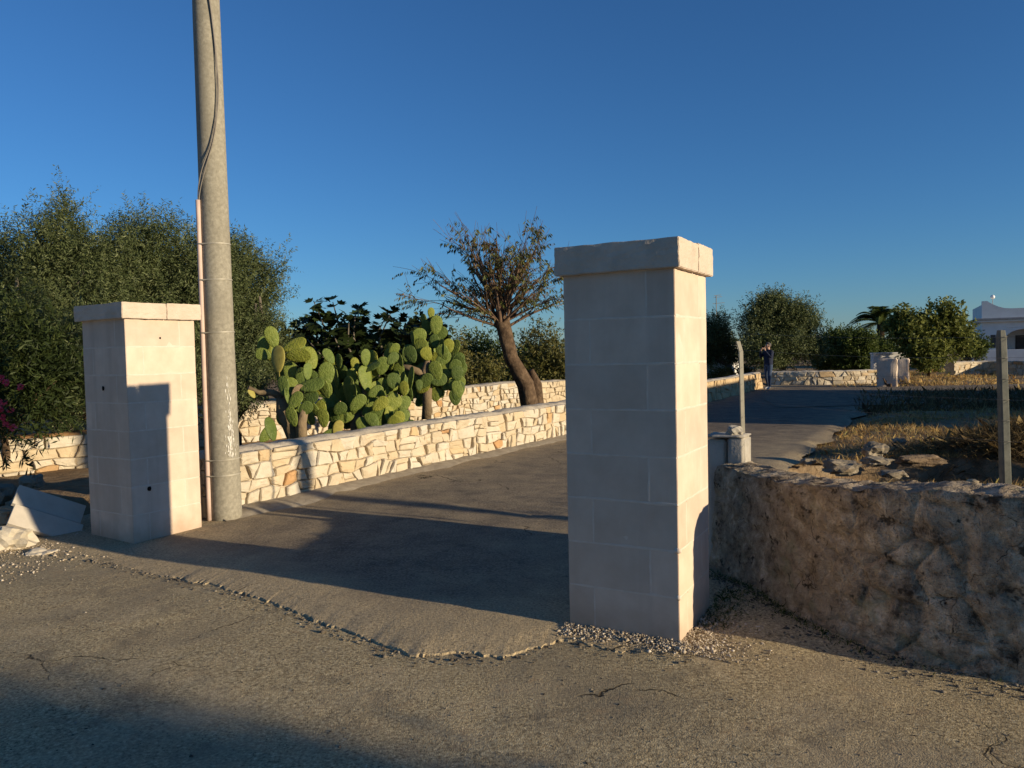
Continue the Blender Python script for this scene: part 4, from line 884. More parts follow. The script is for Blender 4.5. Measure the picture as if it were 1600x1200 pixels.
# ------------------------------------------------------------------ prickly pears
def pad_mesh():
    bm = bmesh.new(); bmesh.ops.create_uvsphere(bm, u_segments=20, v_segments=12, radius=1)
    for v in bm.verts:      # obovate outline in xz, base at z = 0, tip at z = 1
        z = (v.co.z+1)/2; w = (0.235+0.12*z)
        v.co = Vector((v.co.x*w*1.06, v.co.y*0.055*(1.25-0.5*z), z))
    m = bpy.data.meshes.new('pad'); bm.to_mesh(m); bm.free(); m.polygons.foreach_set('use_smooth', [True]*len(m.polygons)); return m
PADM = {}
for k in ('pad', 'padold', 'paddry'):
    m = pad_mesh(); m.materials.append(M[k]); PADM[k] = m
prnd = random.Random(17)
def pad(t, cx, cy, w, h, ang, Y, kind='pad', th=1.0):
    """pad centred at zoomed pixel (4x, offset 360,440); long axis ang degrees clockwise from vertical"""
    c = at(360+cx/4, 440+cy/4, Y); k = Y/FPX/4; H_ = h*k; W_ = w*k
    full = H_*0.62; yaw = math.acos(max(0.28, min(0.99, W_/full)))*prnd.choice((-1, 1)); sx = max(0.8, W_/full/max(0.3, math.cos(yaw)))
    tilt = prnd.uniform(-0.25, 0.25)
    M_ = Matrix.Rotation(R(ang), 4, 'Y') @ Matrix.Rotation(tilt, 4, 'X') @ Matrix.Rotation(yaw, 4, 'Z') @ Matrix.Diagonal((H_*sx*0.94, H_*th, H_, 1)) @ Matrix.Translation((0, 0, -0.5))
    o = bpy.data.objects.new('pad', PADM[kind]); link(o, t); o.matrix_basis = Matrix.Translation(c) @ M_ @ Matrix.Diagonal((1.08, 1, 1.06, 1))
    if kind == 'pad' and th == 1.0 and prnd.random() < 0.75 and h > 80: pad(t, cx+prnd.uniform(-45, 45), cy+prnd.uniform(-20, 80), 70, prnd.uniform(95, 135), prnd.uniform(-45, 45), Y+prnd.uniform(0.12, 0.45), 'pad', 1.001)
    return o
GP = 'prickly pears between the stone walls'
Y1 = 9.9
t1 = thing('prickly_pear', 'front left prickly pear with two brown trunks and a yellowing pad', 'prickly pear', at(468, 690, Y1), GP)
mb = MB(); mb.tube([at(468, 700, Y1), at(455, 665, Y1), at(444, 640, Y1), at(438, 620, Y1)], [0.10, 0.095, 0.10, 0.06], 10, True, 0.3); mb.build('trunk', M['padold'], t1, True)
mb = MB(); mb.tube([at(473, 702, Y1-.1), at(470, 660, Y1-.1), at(478, 632, Y1-.1)], [0.075, 0.075, 0.05], 10, True, 0.3); mb.build('trunk', M['padold'], t1, True)
mb = MB(); mb.tube([at(442, 622, Y1), at(425, 613, Y1), at(405, 614, Y1), at(388, 606, Y1-.1)], [0.055, 0.05, 0.035, 0.03], 8, True, 0.2); mb.build('arm', M['padold'], t1, True)
for a_ in [(262, 350, 78, 132, -15, 0), (222, 400, 95, 95, -40, .12), (208, 455, 75, 95, -75, .05), (298, 490, 95, 165, 0, -.08, 'paddry'), (305, 605, 26, 105, 0, -.05, 'paddry'), (395, 398, 78, 150, 68, .05), (420, 462, 84, 155, 85, -.05),
           (500, 480, 75, 145, -20, .15), (372, 562, 78, 110, 2, .1), (483, 565, 42, 105, 2, 0), (597, 588, 98, 155, 8, .15), (368, 658, 92, 110, 30, -.05), (500, 648, 80, 165, 82, -.1), (490, 725, 84, 120, 72, -.12),
           (418, 705, 60, 125, 25, -.1, 'padold'), (365, 715, 30, 120, -5, -.12), (135, 700, 25, 65, -30, -.1, 'paddry'), (400, 770, 50, 80, 10, -.1), (255, 925, 40, 150, -15, -.3), (560, 660, 80, 110, 30, .3), (450, 620, 70, 110, -15, .25), (330, 590, 70, 110, -25, .25)]:
    pad(t1, *a_[:5], Y1+a_[5], *(a_[6:] or ()))
Y2 = 10.9
t2 = thing('prickly_pear', 'middle prickly pear with upright green pads and short lit trunk', 'prickly pear', at(560, 690, Y2), GP)
mb = MB(); mb.tube([at(560, 700, Y2), at(557, 660, Y2), at(558, 640, Y2)], [0.085, 0.085, 0.07], 10, True, 0.3); mb.build('trunk', M['padold'], t2, True)
mb = MB(); mb.tube([at(585, 695, Y2+.2), at(580, 650, Y2+.2), at(572, 620, Y2+.2), at(570, 600, Y2+.2)], [0.08, 0.075, 0.06, 0.04], 10, True, 0.3); mb.build('trunk', M['padold'], t2, True)
for a_ in [(617, 468, 52, 105, -30, 0), (678, 500, 48, 90, 0, .1), (740, 675, 80, 155, 0, -.1), (775, 720, 42, 145, 5, -.15), (845, 478, 52, 105, 3, 0), (880, 535, 45, 120, 65, .05), (845, 610, 66, 160, -10, 0), (905, 690, 66, 100, 60, -.1), (760, 595, 66, 100, 0, .2),
           (895, 555, 80, 95, 20, .15), (948, 530, 78, 115, 20, .1), (1020, 430, 52, 95, 35, .15), (1012, 482, 62, 85, 40, .1), (1018, 622, 84, 95, 10, 0), (1085, 670, 58, 90, 0, -.05), (1128, 605, 42, 140, 4, .1), (1070, 615, 36, 100, 20, .1), (700, 820, 74, 130, -20, -.2),
           (670, 920, 62, 100, 20, -.3, 'paddry'), (615, 955, 60, 85, 75, -.3), (1010, 760, 95, 125, 40, 0), (1085, 765, 74, 100, 20, .05), (990, 830, 52, 100, 0, -.1), (1060, 848, 78, 85, 0, -.15), (1120, 885, 44, 66, 90, -.15), (905, 820, 66, 115, 0, 0), (660, 600, 46, 150, -12, .2),
           (690, 700, 70, 120, -15, .2), (640, 760, 75, 120, 25, .25), (820, 740, 70, 120, 15, .2), (960, 660, 70, 110, -20, .25), (870, 760, 72, 110, -30, .15), (950, 760, 60, 150, 0, -.1), (700, 570, 60, 90, 10, .3), (780, 520, 50, 85, -10, .3), (1050, 560, 70, 95, 15, .3), (610, 690, 60, 110, 0, .35), (1060, 490, 40, 85, -15, .15)]:
    pad(t2, *a_[:5], Y2+a_[5], *(a_[6:] or ()))
lr_ = random.Random(91)
for k in range(34):        # low pads spilling over the wall top
    pad(t2, lr_.uniform(560, 1130), lr_.uniform(760, 900)-0.10*0, 75, lr_.uniform(90, 130), lr_.uniform(-55, 55), Y2+lr_.uniform(-0.4, 0.35), 'pad', 1.001)
for k in range(14):
    pad(t1, lr_.uniform(300, 620), lr_.uniform(620, 880), 75, lr_.uniform(90, 130), lr_.uniform(-50, 50), Y1+lr_.uniform(-0.2, 0.5), 'pad', 1.001)
Y3 = 12.6
t3 = thing('prickly_pear', 'taller prickly pear at the back beside the almond tree', 'prickly pear', at(690, 650, Y3), GP)
mb = MB(); mb.tube([at(667, 655, Y3), at(668, 610, Y3), at(664, 580, Y3), at(672, 550, Y3)], [0.08, 0.075, 0.06, 0.04], 10, True, 0.3); mb.build('trunk', M['padold'], t3, True)
mb = MB(); mb.tube([at(664, 585, Y3), at(640, 575, Y3), at(625, 572, Y3)], [0.06, 0.05, 0.04], 8, True, 0.2); mb.build('arm', M['padold'], t3, True)
for a_ in [(1183, 345, 84, 100, 0, 0), (1200, 410, 84, 110, -30, -.05), (1238, 430, 62, 100, 5, .05), (1285, 275, 76, 115, 8, .1), (1275, 375, 62, 85, 0, 0), (1322, 430, 36, 130, 3, -.05), (1365, 405, 66, 90, 0, .1), (1285, 560, 84, 120, -15, -.1), (1350, 555, 74, 110, -30, 0),
           (1400, 555, 70, 95, 80, .05), (1400, 648, 76, 80, 0, -.1), (1300, 615, 80, 100, 70, -.1), (1255, 200, 42, 70, 0, .1), (1140, 360, 28, 90, -5, 0), (1180, 650, 44, 70, 0, -.1), (1200, 550, 80, 110, 60, .1), (1250, 500, 70, 100, 0, .2), (1160, 580, 70, 110, -20, .2), (1230, 290, 60, 90, -15, .2),
           (1330, 500, 70, 100, 20, .25), (1120, 480, 60, 100, 10, .25), (1240, 640, 60, 100, 15, .1), (1210, 240, 40, 75, -15, .25), (1415, 600, 40, 95, 5, 0.1)]:
    pad(t3, *a_[:5], Y3+a_[5], *(a_[6:] or ()))

for k in range(42):
    pad(t3, lr_.uniform(1090, 1440), lr_.uniform(440, 740), 75, lr_.uniform(85, 120), lr_.uniform(-50, 50), Y3+lr_.uniform(-0.15, 0.5), 'pad', 1.001)

# ------------------------------------------------------------------ plot on the right: grass, rocks, brush
def blades(name, pts, hgt, mat_, seed, label, cat, lean=0.5, wd=0.006):
    rs = np.random.RandomState(seed); n = len(pts); b = np.array(pts)
    d = unit(rs.normal(size=(n, 3))*np.array([lean, lean, 0.15])+np.array([0, 0, 1])); L_ = hgt*(0.4+1.0*rs.rand(n))
    side = unit(np.cross(d, rs.normal(size=(n, 3))))*wd; mid = b+d*(L_*0.55)[:, None]; tip = b+unit(d+rs.normal(size=(n, 3))*0.3)*L_[:, None]
    v = np.stack([b-side, b+side, mid+side*0.7, tip, mid-side*0.7], 1).reshape(-1, 3)
    o = npmesh(name, v, np.arange(n*5).reshape(-1, 5), mat_, None, np.repeat(rs.rand(n), 5)); o['kind'] = 'stuff'; o['label'] = label; o['category'] = cat; return o
rnd = random.Random(4); P = []
while len(P) < 34000:
    y = 5.6+rnd.random()**1.3*12; x = rnd.uniform(2.0, 0.80*y+1.0); q = lq(x, y)
    if q < -1.75+0.25*nz(x, y, 0, 1.2): continue
    d = math.hypot((x-PIT.x)/1.7, (y-PIT.y)/1.15)
    if d < 1.0 and rnd.random() < 0.92: continue
    if fbm(x, y, 4, 0.9, 3) < rnd.uniform(-0.45, 0.35): continue
    P.append((x, y, ground_z(x, y)-0.01))
blades('dry_grass', P, 0.13, M['drygrass'], 6, 'dry golden grass on the plot behind the rubble wall', 'grass', 0.8, 0.004)
P = []
while len(P) < 9000:
    y = rnd.uniform(28.5, 44); x = rnd.uniform(0.42, 0.75)*y
    if fbm(x, y, 4, 0.6, 3) < rnd.uniform(-0.4, 0.4): continue
    P.append((x, y, ground_z(x, y)-0.01))
blades('field_grass', P, 0.22, M['drygrass'], 7, 'dry grass on the far field before the white house', 'grass', 0.8, 0.012)
P = []
c0 = gp(1560, 715)
for k in range(15000):
    an = rnd.uniform(0, 6.28); rr = abs(rnd.gauss(0, 0.55)); x = c0.x+rr*math.cos(an)*1.9+0.4; y = c0.y+rr*math.sin(an)*0.9
    z = ground_z(x, y)+0.42*math.exp(-(rr*1.4)**2)*rnd.random()**0.6; P.append((x, y, z))
o = blades('dry_brush', P, 0.26, M['brush'], 8, 'tangle of dry brush overhanging the pit beside the concrete post', 'brush', 2.2, 0.003)
P = []
for k in range(5000):
    y = rnd.uniform(17.5, 25); x = rnd.uniform(0.45, 0.72)*y
    P.append((x, y, ground_z(x, y)))
blades('verge_grass', P, 0.25, M['brush'], 9, 'shaded dry weeds on the verge of the side road', 'grass', 0.9, 0.012)
for i, (px, py, Y, sx, sy, sz, m_, lab) in enumerate([
    (1315, 724, 9.0, 0.48, 0.36, 0.20, 'rock', 'pale jagged rock lit by sun at the near rim of the pit'),
    (1365, 698, 9.9, 0.32, 0.3, 0.20, 'rock', 'upright grey rock topmost behind the pit'),
    (1370, 718, 9.5, 0.42, 0.30, 0.12, 'rock', 'flat grey slab of rock in the shade left of the pit'),
    (1395, 738, 8.9, 0.38, 0.28, 0.10, 'rock', 'low flat rock at the near end of the pit'),
    (1440, 716, 10.0, 0.8, 0.3, 0.16, 'ledge', 'long ledge of brown bedrock along the back of the pit'),
    (1262, 719, 9.2, 0.18, 0.16, 0.08, 'rock', 'small grey rock left of the jagged pale rock'),
    (1520, 751, 7.4, 0.13, 0.10, 0.06, 'stone', 'small yellowish stone by the foot of the concrete post'),
    (1405, 687, 11.0, 0.22, 0.18, 0.10, 'rock', 'small rock behind the pit in dry grass')]):
    p = at(px, py, Y); r_ = rock('field_rock', p-Vector((0, 0, sz*0.2)), (sx*0.82, sy*0.82, sz*0.85), i+9.1, M[m_]); tag(r_, lab, 'rock', 'rocks round the pit')

P = []
for k in range(900):
    u = abs(rnd.gauss(0.9, 0.5)); b_, tt_, nn_ = rp_.at(u); p = b_+nn_*(0.06+abs(rnd.gauss(0, 0.06))); P.append((p.x, p.y, street_z(p.x, p.y)-0.004))
for k in range(500):
    p = A+Nn*rnd.uniform(0.3, 0.9)-D*abs(rnd.gauss(0.06, 0.10)); P.append((p.x, p.y, street_z(p.x, p.y)))
blades('wall_weeds', P, 0.035, M['green'], 12, 'small green weeds at the foot of the rubble wall behind the near pillar', 'weeds', 1.0, 0.002)

# ------------------------------------------------------------------ far end of the lane
def lumpy_wall(name, label, pts, h, thick, matname, seed, z0=-0.05, cat='wall', su=0.35, sv=0.2, group=None):
    return stone_wall(name, label, pts, h, thick, su, sv, seed, z0, 1, (0, 99), 0.5, 0.010, True, 'coping', None, 0.03, group, 220)
lumpy_wall('field_wall', 'low sunlit stone wall crossing behind the person at the lane end', [xy(1202, 603), xy(1260, 603), xy(1330, 602), xy(1385, 600)], 0.62, 0.4, 'stone', 61)
def stump(label, A_, ang, WX, WY, h, seed):
    D_, N_ = axes(ang); t = thing('boundary_pier', label, 'pier', A_, 'pale piers at the far opening')
    bobj('masonry', noisy_box((0, 0, -0.1), (WX, WY, h), 0.03, 0.05, seed, 6, Vector((A_.x, A_.y, 0)), D_, N_, 3), M['tuffcap'], t)
stump('thick pale masonry pier nearest the side road beyond the lane', gp(1401, 606), 29, 0.66, 0.60, 1.06, 71)
stump('narrow pale masonry pier directly behind the thick one', gp(1420, 600), 29, 0.5, 0.45, 1.0, 72)
t = shrub('flowering_shrub', 'pale dry flowering shrub against the thick far pier', gp(1384, 606)+Vector((0, -0.3, 0)), [lob(1382, 590, 28.5, 0.25, 0.2, 0.35)], 90, 'drygrass', 73, 0.3, 0.09, 0.04, 10)
lumpy_wall('field_wall', 'orange brown rubble wall in front of the white house', [xy(1492, 590), xy(1530, 588), xy(1566, 588), xy(1640, 590)], 0.75, 0.5, 'stone', 62)
def pbox(t, name, lo, hi, org, D_, N_, mat_, bev=0.01): return bobj(name, noisy_box(lo, hi, bev, 0.0, 0, 0, org, D_, N_), mat_, t)
# small white sheds glimpsed behind the trees
o_ = at(1160, 590, 41); o_.z = 0; D_, N_ = axes(29)
t = thing('white_shed', 'sunlit white wall of a small building behind the far olive tree', 'building', o_)
pbox(t, 'wall', (0, -3.4, -0.2), (2.4, 0, 1.65), o_, D_, N_, M['white']); pbox(t, 'roof_edge', (-0.05, -3.45, 1.65), (2.45, 0.05, 1.75), o_, D_, N_, M['white'])
o_ = at(1404, 580, 36); o_.z = 0
t = thing('white_shed', 'low white box shaped building behind the far piers', 'building', o_)
pbox(t, 'wall', (0, -1.1, -0.2), (0.5, 0.4, 1.15), o_, *axes(100), M['white']); pbox(t, 'roof_edge', (-0.03, -1.13, 1.15), (0.53, 0.43, 1.22), o_, *axes(100), M['white'])
# white house at the right edge
H0 = at(1534, 580, 47); H0.z = -0.1; DH, NH = axes(27); DH = -DH
t = thing('white_house', 'flat roofed white house with curved parapet corner and arched porch', 'house', H0)
def hb(name, lo, hi, m_='white', par=None, bev=0.01): return pbox(par or t, name, lo, hi, H0, DH, NH, M[m_], bev)
hb('wall', (0, 0, 0), (1.15, 7, 3.05)); hb('wall', (1.15, 0, 2.55), (9, 7, 3.05)); hb('wall', (1.15, 1.6, 0), (9, 7, 2.55)); hb('wall', (8.2, 0, 0), (9, 1.6, 2.55))
hb('terrace_wall', (-0.6, -1.2, -0.1), (9.5, -0.9, 1.25)); hb('cornice', (-0.35, -0.35, 3.05), (9.4, 7.3, 3.17), 'grey_trim')
hb('cornice', (-0.25, -0.25, 2.93), (9.3, 7.2, 3.047), 'white')
mb = MB(); pts = [(0, 3.17), (9.2, 3.17), (9.2, 3.95)]+[(x, 3.72+(0.5 if x <= 0.28 else 0.5*max(0, 1-(x-0.28)/1.2)**2)) for x in (8.0, 1.8, 1.5, 1.2, 0.9, 0.6, 0.4, 0.28, 0.0)]
n = len(pts); mb.add([H0+DH*x+NH*y+Vector((0, 0, z)) for y in (0.0, 0.28) for x, z in pts], [tuple(range(n)), tuple(range(2*n-1, n-1, -1))]+[(k, n+k, n+(k+1) % n, (k+1) % n) for k in range(n)])
mb.build('parapet', M['white'], t)
mb = MB(); mb.add([H0+DH*x+NH*y+Vector((0, 0, z)) for y in (0.28, 7.0) for x, z in ((0, 3.17), (0.28, 3.17), (0.28, 4.0), (0, 4.0))], [(0, 1, 2, 3), (7, 6, 5, 4), (0, 4, 5, 1), (1, 5, 6, 2), (2, 6, 7, 3), (3, 7, 4, 0)]); mb.build('parapet', M['white'], t)
for x0, x1 in ((1.15, 3.35), (3.85, 6.05)):           # arches of the porch
    mb = MB(); seg = 14; pts = []
    for k in range(seg+1):
        th = math.pi*k/seg; pts.append((x0+(x1-x0)*(1-math.cos(th))/2, 1.75+0.72*math.sin(th)))
    vs = []
    for y in (0.002, 0.30):
        vs += [H0+DH*x+NH*y+Vector((0, 0, z)) for x, z in pts]+[H0+DH*x+NH*y+Vector((0, 0, 2.548)) for x, z in pts]
    m_ = seg+1; fs = []
    for k in range(seg):
        fs += [(k, k+1, m_+k+1, m_+k), (2*m_+k, 3*m_+k, 3*m_+k+1, 2*m_+k+1), (k, 2*m_+k, 2*m_+k+1, k+1)]
    mb.add(vs, fs); mb.build('arch', M['white'], t)
hb('porch_column', (3.35, 0.003, 0), (3.85, 0.3, 2.547)); hb('porch_column', (6.05, 0.003, 0), (6.55, 0.3, 2.547)); hb('wall_panel', (6.55, 0.003, 0), (8.2, 0.3, 2.547))
w = hb('window', (0.45, -0.02, 1.35), (0.72, 0.01, 2.15), 'shutter'); 
d_ = hb('door', (1.9, 1.55, 0), (2.7, 1.597, 2.1), 'shutter'); w = hb('window', (4.2, 1.55, 0.9), (5.6, 1.597, 2.0), 'shutter'); 
p_ = bobj('pane', noisy_box((4.28, 1.53, 0.97), (5.52, 1.547, 1.93), 0, 0, 0, 0, H0, DH, NH), M['glass'], w)
g0 = at(1551, 464, 47.6)
t = thing('roof_lamp', 'round white globe lamp on a thin stem above the house roof', 'lamp', (g0.x, g0.y, 3.2))
mb = MB(); mb.tube([Vector((g0.x, g0.y, 3.2)), g0], 0.02, 6); mb.build('stem', M['grey_trim'], t)
bm = bmesh.new(); bmesh.ops.create_uvsphere(bm, u_segments=16, v_segments=10, radius=0.13)
for v in bm.verts: v.co += g0
bobj('globe', bm, M['globe'], t, True)
an_ = at(1119, 492, 44)
t = thing('tv_antenna', 'thin television antenna rising above the far trees beside the near pillar', 'antenna', (an_.x, an_.y, 2.5))
mb = MB(); tp = at(1119, 462, 44); mb.tube([Vector((an_.x, an_.y, 0)), tp], 0.022, 6); mb.build('mast', M['cable'], t)
for z, w in ((0, 0.3), (-0.1, 0.35), (-0.45, 0.5)):
    mb = MB(); mb.tube([tp+Vector((-w*0.4, 0, z)), tp+Vector((w, 0.1, z+0.05))], 0.014, 5); mb.build('antenna_rod', M['cable'], t)

# far trees
GF = 'trees beyond the end of the lane'
olive('broad grey green olive tree behind the person at the lane end', (13.0, 36.5, 0), [lob(1190, 505, 36, 1.35, 1.2, 1.2), lob(1245, 505, 36, 1.25, 1.2, 1.25), lob(1215, 545, 35.5, 1.9, 1.2, 0.95), lob(1265, 545, 36, 0.8, 0.9, 0.8), lob(1220, 485, 36, 1.3, 1.0, 0.8)], 4600, 201, 0.12, 0.036, 0.6, group=GF, nleaf=15)
olive('dark olive tree beside the near pillar edge in the distance', (11.0, 38, 0), [lob(1120, 530, 38, 0.9, 0.9, 1.2), lob(1100, 545, 38, 1.0, 0.9, 1.0), lob(1140, 555, 38.5, 0.6, 0.6, 0.6)], 2200, 202, 0.12, 0.035, 0.5, group=GF, nleaf=15)
def cone_bush(label, px, top, bot, Y, rx, seed, mat_='green'):
    c = at(px, (top+bot)/2, Y); h = (at(px, top, Y).z-at(px, bot, Y).z)/2
    shrub('evergreen_bush', label, (c.x, c.y, 0), [((c.x, c.y, c.z), (rx, rx, h*0.95)), ((c.x, c.y, c.z-h*0.35), (rx*1.15, rx, h*0.6))], 2600, mat_, seed, 0.45, 0.12, 0.06, 12, GF, 'bush', 1.0, 0.55)
cone_bush('dark rounded evergreen bush right of the far olive tree', 1300, 508, 585, 41, 0.95, 211)
cone_bush('brighter green conical evergreen bush left of the palm', 1338, 512, 585, 39, 1.0, 212)
cone_bush('dark evergreen bush half hidden under the palm', 1382, 530, 585, 41, 1.0, 213)
shrub('broadleaf_tree', 'leafy green broadleaf tree between the palm and the white house', at(1452, 588, 34), [lob(1425, 515, 34, 0.85, 0.8, 1.05), lob(1470, 510, 34, 0.9, 0.8, 1.0), lob(1500, 530, 34, 0.7, 0.8, 0.85), lob(1450, 550, 33.6, 1.0, 0.8, 0.8), lob(1405, 510, 34.2, 0.5, 0.5, 0.7)], 1500, 'leafy', 221, 0.5, 0.17, 0.09, 12, GF, 'tree', 0.6, 0.7, 0.09)
shrub('shrub', 'small green shrub at the left corner of the white house', at(1520, 580, 40), [lob(1520, 545, 40, 0.7, 0.6, 0.75)], 350, 'green', 222, 0.4, 0.13, 0.06, 12, GF)
shrub('shrub', 'shaded low bush by the white shed behind the person', at(1160, 600, 37), [lob(1125, 588, 37, 0.8, 0.5, 0.4), lob(1165, 580, 37.5, 0.5, 0.4, 0.4)], 350, 'yellowgreen', 223, 0.35, 0.12, 0.05, 10, GF)
# palm
pb = at(1375, 585, 43); pb.z = 0; pc = at(1376, 505, 43)
t = thing('palm_tree', 'palm tree with arching dark fronds above the far bushes', 'palm tree', pb, GF)
mb = MB(); mb.tube([pb.lerp(pc, k/8) for k in range(9)], [0.24-0.006*k for k in range(9)], 10, True, 0.3); mb.build('trunk', M['bark'], t, True)
prn = random.Random(31)
for k in range(44):
    az = k*2.4+prn.uniform(-.2, .2); el = prn.uniform(-0.1, 1.4); L_ = prn.uniform(1.9, 2.7); d = Vector((math.cos(az)*math.cos(el), math.sin(az)*math.cos(el), math.sin(el)))
    pts = [pc+d*(L_*f/10)+Vector((0, 0, -0.62*L_*(f/10)**2.2)) for f in range(11)]; mb = MB(); mb.tube(pts, [0.022-0.0017*f for f in range(11)], 4, False)
    for f in range(2, 44):
        u = f/44*10; i = min(9, int(u)); p = pts[i].lerp(pts[i+1], u-i); tg = (pts[i+1]-pts[i]).normalized(); sd_ = tg.cross(Vector((0, 0, 1))).normalized()
        for sg in (-1, 1):
            q = (sd_*sg*0.8+tg*0.6+Vector((0, 0, -0.25))).normalized(); l = 0.42*math.sin(math.pi*(0.12+0.8*f/44)); w = tg*0.024
            mb.add([p-w, p+w, p+q*l+Vector((0, 0, -0.1*l))], [(0, 1, 2)])
    o = mb.mesh('frond'); o.materials.append(M['green']); at_ = o.attributes.new('tint', 'FLOAT', 'POINT'); at_.data.foreach_set('value', np.full(len(o.vertices), prn.uniform(0, 0.8), np.float32))
    link(bpy.data.objects.new('frond', o), t)
# distant tree line closing the horizon
for i, (x, y, rx, h) in enumerate([(-30, 60, 6, 3.2), (-18, 55, 5, 2.6), (-6, 58, 6, 2.4), (6, 62, 6, 2.6), (16, 60, 5, 2.6), (26, 64, 6, 2.4), (40, 70, 7, 2.8)]):
    shrub('distant_tree', ['olive tree of the horizon line far left', 'second horizon olive tree from the left', 'horizon olive tree behind the fig tree', 'horizon olive tree behind the almond tree', 'horizon olive tree behind the far olive', 'horizon olive tree behind the palm', 'horizon olive tree behind the white house'][i], (x, y, 0), [((x, y, h*0.55), (rx, 1.5, h*0.45))], 700, 'olive', 300+i, 0.7, 0.25, 0.09, 10, 'distant tree line', 'tree')

# ------------------------------------------------------------------ person at the lane end
def person():
    f0 = gp(1201, 611); base = Vector((f0.x, f0.y, 0.045)); s = 1.0
    t = thing('person', 'person in dark jacket and blue jeans with both hands raised to the face', 'person', base)
    fx = Vector((-0.92, -0.39, 0)); sx = Vector((-fx.y, fx.x, 0))      # facing left and slightly towards the camera
    def W3(f, s_, z): return base+fx*f+sx*s_+Vector((0, 0, z*0.97))
    J = {}; V = []; E = []; RAD = []
    def add(n, p, r): J[n] = len(V); V.append(W3(*p)); RAD.append(r)
    add('pelvis', (0, 0, 0.98), (0.155, 0.125)); add('belly', (0.02, 0, 1.12), (0.165, 0.13)); add('chest', (0.0, 0, 1.32), (0.18, 0.13)); add('neckb', (-0.01, 0, 1.47), (0.085, 0.075)); add('neck', (0.01, 0, 1.53), (0.055, 0.055)); add('head', (0.03, 0, 1.62), (0.085, 0.095)); add('crown', (0.015, 0, 1.72), (0.07, 0.08))
    for n, sg in (('l', -1), ('r', 1)):
        add(n+'sh', (0, sg*0.19, 1.42), (0.075, 0.07)); add(n+'el', (0.13, sg*0.27, 1.20), (0.052, 0.05)); add(n+'wr', (0.25, sg*0.11, 1.47), (0.035, 0.033)); add(n+'pa', (0.24, sg*0.075, 1.55), (0.03, 0.034))
        add(n+'hip', (0, sg*0.10, 0.90), (0.10, 0.105)); add(n+'kn', (0.03+0.03*sg, sg*0.11, 0.50), (0.068, 0.068)); add(n+'an', (-0.02+0.06*sg, sg*0.11, 0.10), (0.045, 0.045)); add(n+'to', (0.14+0.06*sg, sg*0.12, 0.035), (0.04, 0.035))
        for q in range(5):
            add('%sf%d' % (n, q), (0.235-0.012*q, sg*(0.055-0.004*q), 1.60-0.016*q if q else 1.575), (0.011, 0.011)); add('%sg%d' % (n, q), (0.205-0.012*q, sg*0.03, 1.625-0.018*q), (0.009, 0.009))
    def con(*ns):
        for p, q in zip(ns, ns[1:]): E.append((J[p], J[q]))
    con('pelvis', 'belly', 'chest', 'neckb', 'neck', 'head', 'crown')
    for n in 'lr':
        con('chest', n+'sh', n+'el', n+'wr', n+'pa'); con('pelvis', n+'hip', n+'kn', n+'an', n+'to')
        for q in range(5): con(n+'pa', '%sf%d' % (n, q), '%sg%d' % (n, q))
    m = bpy.data.meshes.new('body'); m.from_pydata(V, E, []); o = bpy.data.objects.new('body', m); link(o, t)
    sk = o.modifiers.new('skin', 'SKIN'); 
    for i, r in enumerate(RAD): m.skin_vertices[0].data[i].radius = r
    m.skin_vertices[0].data[0].use_root = True
    o.modifiers.new('sub', 'SUBSURF').levels = 2; o.modifiers['sub'].render_levels = 2
    bpy.context.view_layer.update(); dg = bpy.context.evaluated_depsgraph_get(); ev = o.evaluated_get(dg); nm = bpy.data.meshes.new_from_object(ev); o.modifiers.clear(); o.data = nm
    nm.materials.clear()
    for mm in (mat('jacket_cloth', [(0.3, (0.012, 0.016, 0.035)), (0.7, (0.022, 0.028, 0.055))], 12, 5, 0.85, [('n', 14, 0.5, 0.02)]), mat('jeans', [(0.3, (0.035, 0.055, 0.10)), (0.7, (0.06, 0.085, 0.14))], 14, 5, 0.9, [('n', 14, 0.5, 0.02)]), mat('skin', [(0.3, (0.42, 0.25, 0.17)), (0.7, (0.50, 0.31, 0.22))], 14, 4, 0.6), mat('shoe', [(0.3, (0.35, 0.35, 0.36)), (0.7, (0.5, 0.5, 0.5))], 14, 4, 0.7)): nm.materials.append(mm)
    for pl in nm.polygons:
        c = pl.center-base; z = c.z/0.97; f = c.dot(fx); pl.use_smooth = True
        pl.material_index = 3 if z < 0.11 else 1 if z < 0.93 else 2 if (z > 1.505 or (f > 0.22 and z > 1.47)) else 0
    # hair and facial features
    bm = bmesh.new(); bmesh.ops.create_uvsphere(bm, u_segments=16, v_segments=12, radius=1)
    hc = W3(0.0, 0, 1.665)
    for v in bm.verts:
        n = v.co.copy(); v.co = hc+fx*(n.x*0.105-0.015)+sx*(n.y*0.092)+Vector((0, 0, n.z*0.105+(0.02 if n.x > 0.3 else 0)))
    bmesh.ops.delete(bm, geom=[v for v in bm.verts if (v.co-hc).dot(fx) > 0.045 and v.co.z < hc.z+0.045], context='VERTS')
    bobj('hair', bm, M['shutter'], t, True)
    mb = MB(); nb = W3(0.122, 0, 1.625); mb.add([nb+Vector((0, 0, 0.03)), nb+sx*0.014+Vector((0, 0, -0.012)), nb-sx*0.014+Vector((0, 0, -0.012)), nb+fx*0.022+Vector((0, 0, -0.008))], [(0, 1, 3), (0, 3, 2), (1, 2, 3)]); mb.build('nose', nm.materials[2], t)
    for sg in (-1, 1):
        mb = MB(); mb.box(W3(0.112, sg*0.034, 1.648), (0.012, 0.018, 0.010)); mb.build('eye', M['hole'], t)
        mb = MB(); mb.box(W3(0.02, sg*0.092, 1.63), (0.03, 0.016, 0.05)); mb.build('ear', nm.materials[2], t)
    mb = MB(); mb.box(W3(0.118, 0, 1.578), (0.012, 0.04, 0.008)); mb.build('mouth', M['rockred'], t)
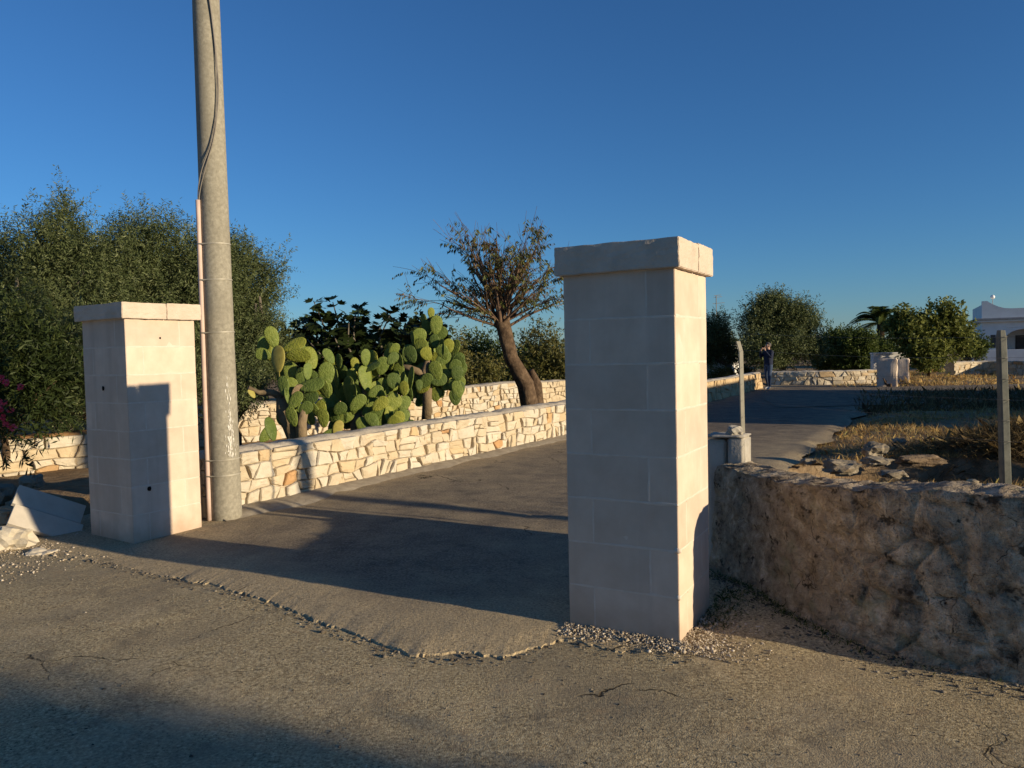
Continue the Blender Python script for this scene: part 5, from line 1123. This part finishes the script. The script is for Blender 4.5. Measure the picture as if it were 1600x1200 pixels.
    ph = W3(0.225, 0, 1.61); mb = MB(); rot = Matrix((fx, sx, Vector((0, 0, 1)))).transposed(); mb.box(ph, (0.012, 0.14, 0.072), rot)
    o = mb.build('phone', M['hole']); tag(o, 'small dark phone held up in front of the person face', 'phone')
person()

# ------------------------------------------------------------------ neighbours outside the frame, on the sunny side (they cast the long shadows)
o_ = ps(16.0, 6.5); DS, NS = -SV, PV
t = thing('boundary_building', 'long low white outbuilding to the right of the plot, outside the frame', 'building', o_)
def sb(name, lo, hi, m_): return bobj(name, noisy_box(lo, hi, 0.02, 0, 0, 0, o_, SV, PV), M[m_], t)
sb('wall', (0, 0, -0.2), (6, 12.6, 2.6), 'white'); sb('roof_slab', (-0.15, -0.1, 2.6), (6.15, 12.7, 2.72), 'coping'); sb('door', (-0.03, 5.0, 0), (0.03, 6.0, 2.1), 'shutter'); sb('window', (-0.03, 2.0, 1.0), (0.03, 3.2, 2.0), 'glass')
upole('second concrete utility pole off to the right of the street, outside the frame', ps(6.35, 9.0), 0.13, 0.09, 8.0, False)
shrub('shrub', 'rounded shrub behind the rubble wall to the right, outside the frame', ps(7.4, 4.6), [(tuple(ps(7.3, 4.6, 0.75)), (0.9, 0.9, 0.75)), (tuple(ps(8.2, 4.9, 0.55)), (0.8, 0.8, 0.6))], 900, 'olive', 401, 0.4, 0.09, 0.03, 12)
for i, (p, s, rx, h, lab) in enumerate([(0.55, 13, 1.9, 3.6, 'street olive tree nearest the camera, outside the frame'), (-2.6, 14, 2.2, 4.2, 'street olive tree behind the camera, outside the frame'), (1.2, 20, 1.5, 4.6, 'street olive tree farther up the street, outside the frame')]):
    c = ps(p, s); olive(lab, c, [(tuple(ps(p, s, h*0.6)), (rx, rx, h*0.38)), (tuple(ps(p+0.3, s, h*0.4)), (rx*0.9, rx*0.9, h*0.33))], 2600, 410+i, 0.10, 0.035, 0.5, group='olive trees along the street', nleaf=14)
shrub('shrub', 'unseen low shrub right of the camera, added for its shadow on the street', ps(1.75, 5.6), [(tuple(ps(1.7, 5.6, 0.65)), (0.95, 0.95, 0.65))], 450, 'olive', 431, 0.4, 0.10, 0.035, 12)  # added to shade the lower right of the street
